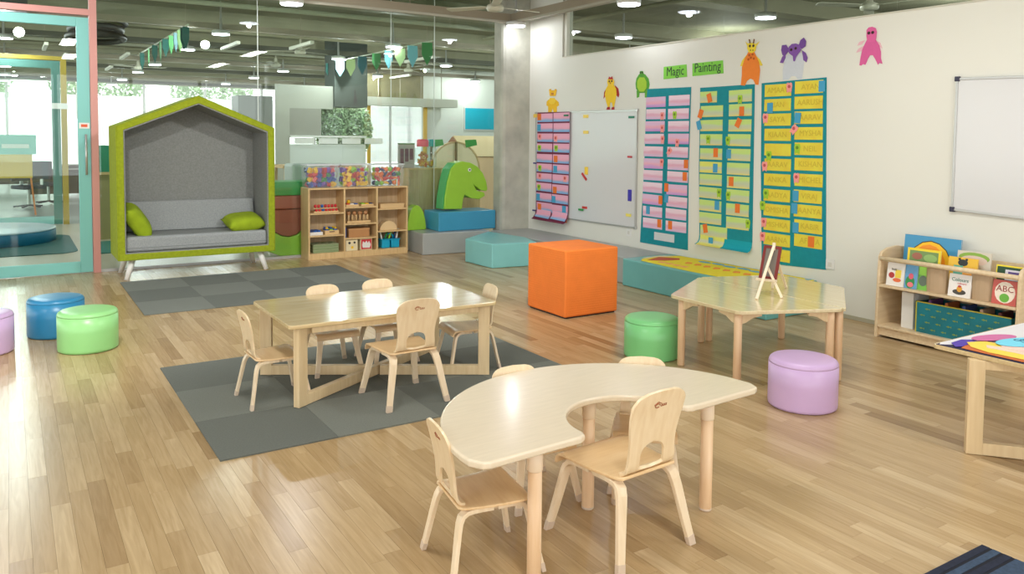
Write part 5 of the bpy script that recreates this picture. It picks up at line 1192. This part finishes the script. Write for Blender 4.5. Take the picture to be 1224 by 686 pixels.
# storage bin with yellow pattern
t = thing('fabric_bin', 'teal fabric book bin with yellow fish pattern in the lower shelf', 'bin', (6.0, 3.51, 0.1055))
M_fb = mat('bin_teal', (12, 124, 140), 0.7, rgb2=(24, 104, 112), scale=6); M_fy = mat('bin_yellow', (196, 186, 60), 0.7)
Lb = 0.70
obj('front_side', B(0, 0.004, -Lb, 0, 0, 0.235), M_fb, t); obj('back_side', B(0.25, 0.254, -Lb, 0, 0, 0.235), M_fb, t)
obj('end_side', B(0.0045, 0.2495, -0.004, 0, 0, 0.235), M_fb, t); obj('end_side', B(0.0045, 0.2495, -Lb, -Lb + 0.004, 0, 0.235), M_fb, t)
obj('bottom', B(0.0045, 0.2495, -Lb + 0.0045, -0.0045, 0, 0.004), M_fb, t)
bm = NB(); box(bm, -0.002, 0.006, -Lb, 0, 0.2351, 0.243); box(bm, -0.002, 0, -0.006, 0.002, 0, 0.243); obj('yellow_binding', bm, M_fy, t)
rf = random.Random(2)
for r_ in range(4):
    for c_ in range(8):
        y_ = -0.05 - c_ * 0.085 - (r_ % 2) * 0.04; z_ = 0.035 + r_ * 0.052
        if y_ < -Lb + 0.04: continue
        obj('fish_print', PR([(y_ + 0.02, z_), (y_ + 0.004, z_ + 0.007), (y_ - 0.012, z_ + 0.001), (y_ - 0.02, z_ + 0.008), (y_ - 0.02, z_ - 0.008), (y_ - 0.012, z_ - 0.001), (y_ + 0.004, z_ - 0.007)], 'yz', -0.001, 0.0), mat('fish_olive', (120, 150, 70), 0.7), t)
for k, c in enumerate(((106, 60, 120), (196, 110, 60), (70, 90, 150), (206, 170, 140), (120, 60, 60))):
    tag(obj('picture_book', B(0, 0.17, -0.011, 0.011, 0, 0.25), mat('cover_%d_%d_%d' % c, c, 0.5), loc=(6.05, 3.43 - 0.13 * k, 0.11)), ('purple', 'orange', 'blue', 'beige', 'dark red')[k] + ' book standing in the teal fabric bin', 'book')
tag(obj('white_folder', B(0, 0.22, -0.05, 0.05, 0, 0.29), M_white, loc=(6.03, 3.60, 0.1055), bevel=0.004), 'white folder box standing left of the teal fabric bin', 'folder')

# ================================================================ YELLOW MURAL on the bench
t = thing('yellow_mural', 'yellow paper mural with coloured pieces lying on the teal bench', 'paper mural', (0, 0, 0.2965))
def lay(name, pts, rgb, lv, par=None):
    return obj(name, PR(pts, 'xy', 0.002 * lv, 0.002 * lv + 0.0018), mat('paper_%d_%d_%d' % rgb, rgb, 0.85, noise=0.04, scale=30), par or t)
lay('paper_sheet', [(5.69, 6.38), (5.86, 6.52), (6.10, 6.54), (6.30, 6.42), (6.325, 5.9), (6.325, 5.4), (6.32, 5.05), (6.325, 4.80), (6.26, 4.74), (6.10, 4.98), (5.92, 4.93), (5.80, 4.98), (5.66, 5.25), (5.65, 5.6), (5.66, 6.0)], (240, 220, 50), 0)
lay('red_strip', [(5.76, 6.36), (6.02, 6.46), (6.16, 6.28), (6.08, 6.20), (5.90, 6.24)], (196, 92, 60), 1)
lay('pale_strip', [(5.74, 6.44), (5.90, 6.51), (6.14, 6.50), (6.18, 6.40), (6.02, 6.47)], (236, 224, 190), 2)
for k in range(5): lay('blue_cloud', [(6.20 + 0.04 * math.cos(a) + 0.02 * (k % 2), 5.95 - k * 0.17 + 0.085 * math.sin(a)) for a in [i * PI / 5 for i in range(10)]], (110, 176, 206), 1 + k % 2)
for k in range(7):
    y_ = 6.02 - k * 0.13
    lay('orange_letter', [(5.98, y_), (6.05, y_ + 0.03), (6.06, y_ - 0.03), (6.0, y_ - 0.08), (5.95, y_ - 0.04)], (240, 150, 60), 1)
for k in range(4): lay('pink_piece', [(5.76, 6.20 - k * .11), (5.82, 6.22 - k * .11), (5.84, 6.14 - k * .11), (5.77, 6.13 - k * .11)], (244, 170, 110), 1)
t = thing('wavy_paper', 'yellow and blue wavy paper piece at the right end of the teal bench', 'paper', (0, 0, 0.2965))
lay('yellow_sheet', [(6.05, 4.70), (6.16, 4.72), (6.30, 4.715), (6.325, 4.69), (6.30, 4.67), (6.1, 4.668)], (240, 222, 60), 0, t)
lay('blue_sheet', [(6.20, 4.73), (6.32, 4.73), (6.32, 4.70), (6.22, 4.71)], (120, 186, 210), 1, t)

# ================================================================ ART TABLE at the right edge
TZ = 0.492
t = thing('art_table', 'light wood table with crossed frame legs cut by the right edge of the photo', 'table', (4.16, 2.34, 0))
table_frame(t, -0.03, 0.98, -1.40, -0.21, TZ - 0.001, M_birchleg)
obj('table_top', PR(rpoly(0.0, 1.05, -1.48, 0.0, 0.03), 'xy', TZ, TZ + 0.024), M_birch, t, bevel=0.004)
ZT = TZ + 0.0245
def sheet(name, lab, pts, rgb, lv, cat='paper', curl=None):
    o = obj(name, PR(pts, 'xy', 0, 0.0018), mat('paper_%d_%d_%d' % rgb, rgb, 0.8), loc=(4.16, 2.34, ZT + 0.002 * lv)); return tag(o, lab, cat)
sheet('paper_sheet', 'dark navy backing sheet along the front edge of the art table', [(0.005, -0.02), (0.50, -0.02), (0.50, -1.0), (0.005, -1.0)], (34, 28, 66), 0)
sheet('paper_sheet', 'white paper sheet covering the far part of the art table', [(0.012, -0.035), (0.05, -0.02), (1.04, -0.02), (1.04, -1.0), (0.45, -1.0), (0.25, -0.3), (0.12, -0.12)], (224, 222, 226), 1)
sheet('paper_strip', 'orange paper strip between the yellow wave and the dark sheet', [(0.03, -0.14), (0.12, -0.12), (0.25, -0.26), (0.30, -1.0), (0.03, -1.0), (0.025, -0.3)], (206, 112, 54), 2)
sheet('paper_strip', 'purple blue paper strip at the left corner of the art table', [(0.02, -0.115), (0.08, -0.06), (0.20, -0.05), (0.27, -0.10), (0.16, -0.12), (0.06, -0.13)], (84, 62, 170), 3)
sheet('paper_wave', 'yellow wavy paper shape on the art table', [(0.085, -0.16), (0.16, -0.10), (0.26, -0.14), (0.30, -0.24), (0.29, -0.36), (0.28, -0.8), (0.07, -0.8), (0.06, -0.4), (0.05, -0.26)], (250, 214, 84), 4)
sheet('paper_strip', 'pale lilac paper shape lying on the yellow wave', [(0.13, -0.22), (0.18, -0.19), (0.22, -0.30), (0.22, -0.8), (0.15, -0.8), (0.15, -0.34)], (232, 208, 190), 5)
sheet('paper_petal', 'pale pink paper petal under the cyan one', [(0.20, -0.26), (0.28, -0.20), (0.60, -0.22), (0.60, -0.7), (0.22, -0.5)], (244, 206, 194), 6)
def oval(cx, cy, a, b_, rot): return [(cx + a * math.cos(t_) * math.cos(rot) - b_ * math.sin(t_) * math.sin(rot), cy + a * math.cos(t_) * math.sin(rot) + b_ * math.sin(t_) * math.cos(rot)) for t_ in [i * PI / 14 for i in range(28)]]
sheet('paper_petal', 'pink magenta paper petal left of the cyan one', oval(0.37, -0.135, 0.15, 0.055, -0.25), (204, 112, 164), 7)
o = sheet('paper_petal', 'bright cyan paper petal with handwriting on the art table', oval(0.42, -0.285, 0.20, 0.085, -0.3), (122, 214, 240), 8)
M_pen = mat('pen_blue', (30, 70, 110), 0.7)
for s_, a, b_ in (('OIRA', 0.44, -0.262), ('YAN', 0.42, -0.312)): lettering(s_, 0.055, M_pen, o, (a, b_, 0.0026), (0, 0, math.radians(-30)))
M_pen2 = mat('pen_plum', (120, 40, 90), 0.7)
tag(obj('paper_stack', B(0, 0.16, 0, 0.22, 0, 0.30), mat('lilac_paper', (214, 206, 220), 0.8), loc=(5.23, 1.72, 0.003)), 'stack of white and lilac paper on the floor under the art table', 'paper stack')
sw = tag(obj('screw_hook', TB([(0, 0, 0), (-0.012, 0, 0.0)], 0.009, 10), M_black, loc=(5.973, 3.02, 0.055)), 'small round dark catch on the bookshelf plinth', 'catch')

# ================================================================ BEYOND THE GLASS
# wooden cabinet with jars, right of the toy shelf
t = thing('wood_cabinet', 'grained wood cabinet back behind the glass, right of the toy shelf', 'cabinet', (4.86, 10.42, 0))
obj('cabinet_back', B(0, 0.52, 0, 0.02, 0, 1.12), M_shelfback, t); obj('cabinet_top', B(-0.01, 0.53, -0.01, 0.40, 1.12, 1.14), M_shelf, t); obj('cabinet_side', B(0, 0.02, 0.02, 0.38, 0, 1.12), M_shelf, t); obj('cabinet_side', B(0.50, 0.52, 0.02, 0.38, 0, 1.12), M_shelf, t)
M_jarg = glass_mat('jar_glass', (0.9, 0.96, 0.95, 1), 0.8)
for k, (x_, c, lab) in enumerate(((5.16, 'pink', 'clear jar with a pink lid full of coloured bits on the wood cabinet'), (5.345, 'teal', 'clear jar with a teal lid on the wood cabinet'))):
    q = thing('storage_jar', lab, 'jar', (x_, 10.60 + 0.1 * k, 1.1405))
    g_ = 1.0 if k == 0 else 0.72
    obj('jar_glass', LT([(0.105 * g_, 0.002), (0.115 * g_, 0.02), (0.12 * g_, 0.27), (0.09 * g_, 0.31)], n=20), M_jarg, q, smooth=True)
    obj('jar_lid', LT([(0.085 * g_, 0.312), (0.088 * g_, 0.32), (0.088 * g_, 0.40), (0.07 * g_, 0.42)], n=20), mat('lid_' + c, (240, 84, 104) if c == 'pink' else (30, 176, 180), 0.4), q, smooth=True)
    rj = random.Random(k); bm = NB()
    for j_ in range(60 if k == 0 else 20):
        a_ = rj.uniform(0, 6.28); r_ = rj.uniform(0, 0.075 * g_); bmesh.ops.create_icosphere(bm, subdivisions=1, radius=0.02, matrix=Matrix.Translation((r_ * math.cos(a_), r_ * math.sin(a_), 0.03 + 0.2 * j_ / 60)))
    f = obj('contents', bm, mat('jar_bits' + str(k), (226, 186, 60), 0.6, rgb2=(214, 70, 84), scale=18), q); f['kind'] = 'stuff'
t = thing('picture_rack', 'grey rack with small dark pictures standing left of the jars', 'rack', (4.78, 10.62, 1.1405))
obj('rack_board', B(0, 0.26, 0, 0.02, 0, 0.34), mat('rack_grey', (186, 176, 172), 0.6), t)
for k in range(3): obj('picture', B(0.03 + k * 0.075, 0.085 + k * 0.075, -0.003, 0, 0.06 + 0.03 * k, 0.28), mat('pic_plum', (120, 84, 92), 0.6), t)
obj('green_header', B(0, 0.26, -0.004, 0.02, 0.341, 0.36), mat('header_green', (96, 140, 72), 0.6), t)
# craft table items behind the shelf
t = thing('craft_table', 'cream craft table with a red strip behind the toy bins', 'table', (4.1, 11.45, 0))
obj('table_top', B(-0.75, 0.45, 0, 0.6, 1.12, 1.16), mat('table_tan', (206, 166, 104), 0.5), t); obj('red_strip', B(-0.3, 0.1, -0.01, 0.0, 1.13, 1.16), TOY['red'], t)
for x_, y_ in ((-0.7, 0.05), (0.4, 0.05), (-0.7, 0.55), (0.4, 0.55)): obj('leg', B(x_ - .02, x_ + .02, y_ - .02, y_ + .02, 0, 1.12), M_shelf, t)
t = thing('grey_box', 'pale grey rounded storage box behind the left clear bin', 'box', (3.62, 11.0, 0))
obj('box_body', B(-0.28, 0.28, 0, 0.4, 0, 1.20), mat('pale_grey_box', (176, 186, 180), 0.5), t, bevel=0.04); 
for x_ in (-0.1, 0.1): obj('box_slot', B(x_ - 0.012, x_ + 0.012, -0.002, 0, 1.08, 1.15), M_black, t)
# wooden play house with cream arch
M_cb = mat('playhouse_tan', (214, 192, 146), 0.7); M_cbd = mat('playhouse_brown', (150, 104, 70), 0.7)
t = thing('play_house', 'tan cardboard play house roof behind the dinosaur', 'play house', (6.9, 12.4, 0))
obj('house_body', B(0, 2.0, 0, 1.0, 0, 1.24), mat('playhouse_peach', (244, 212, 172), 0.7), t)
obj('roof', PR([(-0.05, 1.25), (0.5, 1.62), (1.05, 1.25)], 'yz', 0.0, 2.1), M_cb, t)
obj('gable', PR([(-0.02, 1.255), (0.5, 1.60), (1.02, 1.255)], 'yz', -0.03, -0.002), M_cbd, t)
t = thing('play_arch', 'cream half-round play panel with dark edge behind the dinosaur head', 'play panel', (5.98, 11.1, 0))
obj('arch_panel', PR([(-0.42, 0.7)] + arc(0, 1.08, 0.42, 180, 0, 20)[0:] + [(0.42, 0.7)], 'xz', 0, 0.04), mat('arch_cream', (246, 226, 192), 0.6), t)
obj('arch_rim', ring([(-0.445, 0.0)] + arc(0, 1.08, 0.445, 180, 0, 20) + [(0.445, 0.0)], [(-0.42, 0.7)] + arc(0, 1.08, 0.42, 180, 0, 20) + [(0.42, 0.7)], -0.01, 0.05), M_shelf, t)
for a in (-0.32, 0.28): obj('leaf_corner', PR([(a - 0.10, 1.43), (a + 0.10, 1.47), (a + 0.08, 1.56), (a - 0.12, 1.55)], 'xz', -0.02, -0.011), mat('corner_green', (60, 158, 66), 0.6), t)
for a in (-0.44, 0.0): obj('upright', B(a - 0.015, a + 0.015, -0.03, -0.011, 0.0, 1.52), mat('upright_brown', (134, 112, 76), 0.6), t)
t = thing('supply_rack', 'low rack with blue and white packs between the cabinet and the dinosaur', 'rack', (5.55, 11.3, 0))
obj('rack_shelf', B(-0.05, 0.5, 0, 0.4, 0.55, 0.58), M_alu, t); 
for k in range(4): obj('supply_pack', B(-0.03 + k * 0.12, 0.07 + k * 0.12, 0.02, 0.3, 0.581, 0.80 + 0.06 * (k % 2)), TOY['blue'] if k % 2 else M_white, t)
for a in (-0.05, 0.47): obj('rack_post', B(a, a + 0.03, 0, 0.4, 0, 1.15), M_alu, t)
# back wall of the next room with the cyan board, yellow framed windows
wm = sempty('wall_middle', (0, 20.0, 0))
M_wm = mat('wall_far_white', (222, 224, 214), 0.7)
obj('wall_panel', B(*(9.75, 10.773), 0, 0.12, 0, ZC), M_wm, wm)
obj('wall_panel', B((10.773, 3.106)[0], 22, 0, 0.12, 0, ZC), M_wm, wm)
obj('wall_panel', B((8.055, 2.987)[0], (9.75, 3.061)[0], 0, 0.12, 2.42, ZC), mat('bulkhead_olive', (150, 140, 104), 0.7, noise=0.3, scale=2), wm)
wwin = sempty('window_5', (0, 20.0, 0))
M_yel = mat('frame_yellow', (232, 184, 60), 0.5)
for px0, px1 in (((8.09, 1.879)[0], (8.172, 1.88)[0]), ((9.741, 1.905)[0], (9.844, 1.907)[0])): obj('window_frame', B(px0, px1, -0.06, 0.0, 0, 2.42), M_yel, wwin)
obj('mullion', B((8.763, 1.89)[0] - 0.02, (8.763, 1.89)[0] + 0.02, -0.02, 0.05, 0, 2.42), M_alu, wwin)
obj('roller_blind', B((8.172, 1.88)[0], (9.741, 1.905)[0], 0.06, 0.065, 0.9, 2.4), M_blind, wwin)
ad = thing('air_duct', 'long white boxed duct above the yellow framed window', 'duct', (0, 19.4, 0))
ax0, ax1 = (7.853, 2.521)[0], (10.507, 2.607)[0]
obj('duct_body', B(ax0, ax1, 0, 0.4, 2.40, 2.62), mat('duct_white', (206, 206, 190), 0.5), ad)
for k in range(4): obj('hanger_rod', TB([(ax0 + 0.4 + k * (ax1 - ax0 - 0.8) / 3, 0.2, 2.62), (ax0 + 0.4 + k * (ax1 - ax0 - 0.8) / 3, 0.2, ZC)], 0.012, 6), M_tray, ad)
bd = thing('pin_board', 'bright cyan board on the far white wall above the play house', 'board', (0, 19.98, 0))
c0, c1 = (11.062, 2.427), (12.32, 1.822)
obj('board_face', B(c0[0], c1[0], -0.02, 0.0, c1[1], c0[1]), mat('board_cyan', (0, 178, 204), 0.6), bd)
obj('board_frame', B(c0[0] - 0.03, c1[0] + 0.03, -0.012, 0.01, c1[1] - 0.03, c0[1] + 0.03), M_white, bd)
# column and partition left of that window
pc = struct('pillar_middle', B((5.726, 2.678)[0], (6.444, 2.709)[0], 15.9, 16.5, 2.20, ZC), mat('column_grey', (88, 96, 90), 0.8, noise=0.15, scale=2))
pw = sempty('wall_inner', (0, 16.0, 0)); M_pw = mat('partition_grey', (176, 178, 166), 0.7)
xa_, xb_, xc_, xd_ = (4.549, 2.626)[0], (4.818, 2.638)[0], (5.726, 2.678)[0], (6.444, 2.709)[0]
obj('wall_panel', B(xa_, xb_, 0, 0.1, 0, 2.62), M_pw, pw); obj('wall_panel', B(xb_, xc_, 0, 0.1, 2.15, 2.62), M_pw, pw)
obj('wall_panel', B(xb_, xd_, 0, 0.1, 0, 1.42), mat('partition_white', (210, 218, 214), 0.6), pw)
obj('window_sill', B(xb_, xd_, -0.04, 0.0, 1.56, 1.60), M_white, pw)
for k in range(4): obj('drawer_front', B(xb_ + 0.1 + k * 0.5, xb_ + 0.5 + k * 0.5, -0.03, 0, 1.43, 1.55), M_white, pw)
obj('wall_panel', B(xb_, (5.473, 1.807)[0], 0, 0.1, 1.6, 2.15), mat('partition_grey2', (150, 150, 140), 0.7), pw)
obj('glass_pane', B((5.473, 1.807)[0], xd_, 0.04, 0.05, 1.6, 2.15), M_glass, pw)
for k in range(2):
    t = thing('garden_bush', 'green leafy bush seen through the inner window above the toy bins', 'bush', (((6.276, 1.832)[0], (6.84, 1.841)[0])[k], 17.6, 0), 0, 'bushes behind the inner window')
    obj('foliage', leaves(3000, (0, 0, 1.75), (0.40, 0.3, 0.66), 0.05), mat('bush_leaves', (206, 226, 186), 0.9, noise=0.5, scale=8), t); obj('stem', TB([(0, 0, 0), (0, 0, 1.5)], 0.04, 8), M_bark, t)
# second glass partition with the yellow and teal door
wp = sempty('door_2', (0, 16.0, 0)); M_mus = mat('frame_mustard', (170, 146, 48), 0.5); M_dt2 = mat('door_teal_far', (78, 130, 122), 0.5)
obj('door_frame', B(0.80, 0.89, -0.05, 0.05, 0, 2.93), M_mus, wp); obj('door_frame', B(-1.2, 0.80, -0.05, 0.05, 2.86, 2.93), M_mus, wp)
obj('stile', B(0.66, 0.79, -0.03, 0.03, 0.01, 2.85), M_dt2, wp); obj('rail', B(-1.2, 0.66, -0.03, 0.03, 2.72, 2.85), M_dt2, wp); obj('rail', B(-1.2, 0.66, -0.03, 0.03, 0.01, 0.15), mat('door_teal_lt', (150, 206, 204), 0.5), wp)
obj('glass_pane', B(-1.2, 0.66, -0.005, 0.005, 0.15, 2.72), M_glass, wp)
obj('door_sticker', B(0.655, 0.90, -0.056, -0.051, 2.02, 2.12), M_white, wp)
# dark teal carpet and round blue bench behind the door
tag(obj('teal_carpet', PR(rpoly(-3.2, 0.78, 12.05, 14.3, 0.25), 'xy', 0.001, 0.012), mat('carpet_teal', (30, 98, 98), 0.95, noise=0.15, scale=40)), 'dark teal carpet on the floor behind the glass door', 'rug')
tag(obj('carpet_patch', PR(rpoly(0.86, 1.6, 11.8, 13.1, 0.05), 'xy', 0.001, 0.012), mat('carpet_green', (30, 106, 92), 0.95)), 'dark green carpet piece behind the glass next to the pink post', 'rug')
t = thing('round_bench', 'low round blue bench with pale top on the teal carpet', 'bench', (-0.25, 13.75, 0.012))
obj('bench_base', LT([(0.82, 0.0), (0.84, 0.01), (0.84, 0.15), (0.83, 0.17)], n=48), mat('bench_blue', (14, 108, 142), 0.5), t, smooth=True)
obj('bench_top', LT([(0.83, 0.1701), (0.84, 0.18), (0.84, 0.19), (0.8, 0.20)], n=48), mat('bench_top', (196, 212, 220), 0.35), t, smooth=True)
# far furniture seen through the door
M_desk = mat('desk_brown', (92, 80, 66), 0.5)
for k, (x_, y_, lab) in enumerate(((1.15, 21.0, 'dark brown desk seen through the glass door, beside its right stile'), (1.9, 24.0, 'dark desk far behind the pink post'), (0.2, 25.5, 'dark desk far behind the yellow easel'))):
    t = thing('office_desk', lab, 'desk', (x_, y_, 0)); obj('desk_top', B(-0.8, 0.5, 0, 0.7, 0.72, 0.76), M_desk, t); obj('desk_side', B(-0.78, -0.74, 0, 0.7, 0, 0.72), M_desk, t); obj('desk_side', B(0.44, 0.48, 0, 0.7, 0, 0.72), M_desk, t); obj('modesty_panel', B(-0.74, 0.44, 0.1, 0.12, 0.2, 0.72), M_desk, t)
def office_chair(x_, y_, lab, rz):
    t = thing('office_chair', lab, 'chair', (x_, y_, 0), rz); m_ = mat('chair_navy', (40, 44, 62), 0.6)
    obj('seat', B(-0.24, 0.24, -0.24, 0.24, 0.42, 0.50), m_, t, bevel=0.02); obj('backrest', B(-0.22, 0.22, 0.22, 0.28, 0.58, 0.98), m_, t, bevel=0.02); obj('back_stem', B(-0.03, 0.03, 0.24, 0.27, 0.46, 0.6), M_alu, t)
    obj('gas_column', TB([(0, 0, 0.08), (0, 0, 0.42)], 0.03, 10), M_alu, t)
    for k in range(5): obj('base_arm', BAR((0, 0, 0.08), (0.28 * math.cos(k * 1.2566), 0.28 * math.sin(k * 1.2566), 0.05), 0.04, 0.03), m_, t)
office_chair(0.35, 19.6, 'navy office chair behind the glass door below the yellow easel', 0.5)
office_chair(0.75, 20.6, 'navy office chair at the dark desk behind the door', 2.6)
office_chair(2.3, 22.8, 'navy office chair far behind the pink post', 2.9)
t = thing('painting_easel', 'yellow easel with turquoise paper seen through the glass door', 'easel', (-0.05, 18.2, 0))
obj('easel_board', B(-0.30, 0.45, 0, 0.03, 0.72, 1.52), mat('easel_yellow', (238, 192, 70), 0.6), t); obj('paper', B(-0.20, 0.52, -0.012, -0.002, 1.18, 1.56), mat('easel_turq', (110, 200, 190), 0.6), t); obj('white_stroke', B(-0.05, 0.40, -0.016, -0.0121, 1.3, 1.38), M_white, t)
for a in (-0.28, 0.42): obj('easel_leg', BAR((a, 0.015, 0.72), (a * 1.15, -0.15, 0.0), 0.03, 0.03, (0, 1, 0)), mat('easel_orange', (232, 130, 60), 0.6), t)
tag(obj('green_carton', B(-0.12, 0.12, 0, 0.2, 0, 0.4), mat('carton_green', (20, 130, 100), 0.6), loc=(1.25, 13.4, 1.02)), 'dark green box on the counter just right of the pink post', 'box')
t = thing('low_counter', 'narrow olive counter behind the glass just right of the pink post', 'counter', (1.25, 13.4, 0)); obj('counter_body', B(-0.2, 0.25, 0, 0.4, 0, 0.98), mat('counter_olive', (150, 140, 96), 0.6), t); obj('counter_top', B(-0.22, 0.27, -0.02, 0.42, 0.98, 1.02), M_shelf, t)
t = thing('storage_cabinet', 'tall grey cabinet whose top shows behind the cabin seat roof', 'cabinet', (3.55, 14.9, 0)); obj('cabinet_body', B(0, 0.62, 0, 0.5, 0, 2.32), mat('cabinet_grey', (116, 120, 116), 0.6), t); obj('cabinet_door', B(0.01, 0.305, -0.02, 0, 0.05, 2.30), mat('cabinet_grey', (116, 120, 116), 0.6), t); obj('cabinet_door', B(0.315, 0.61, -0.02, 0, 0.05, 2.30), mat('cabinet_grey', (116, 120, 116), 0.6), t)
bpy.context.view_layer.update()
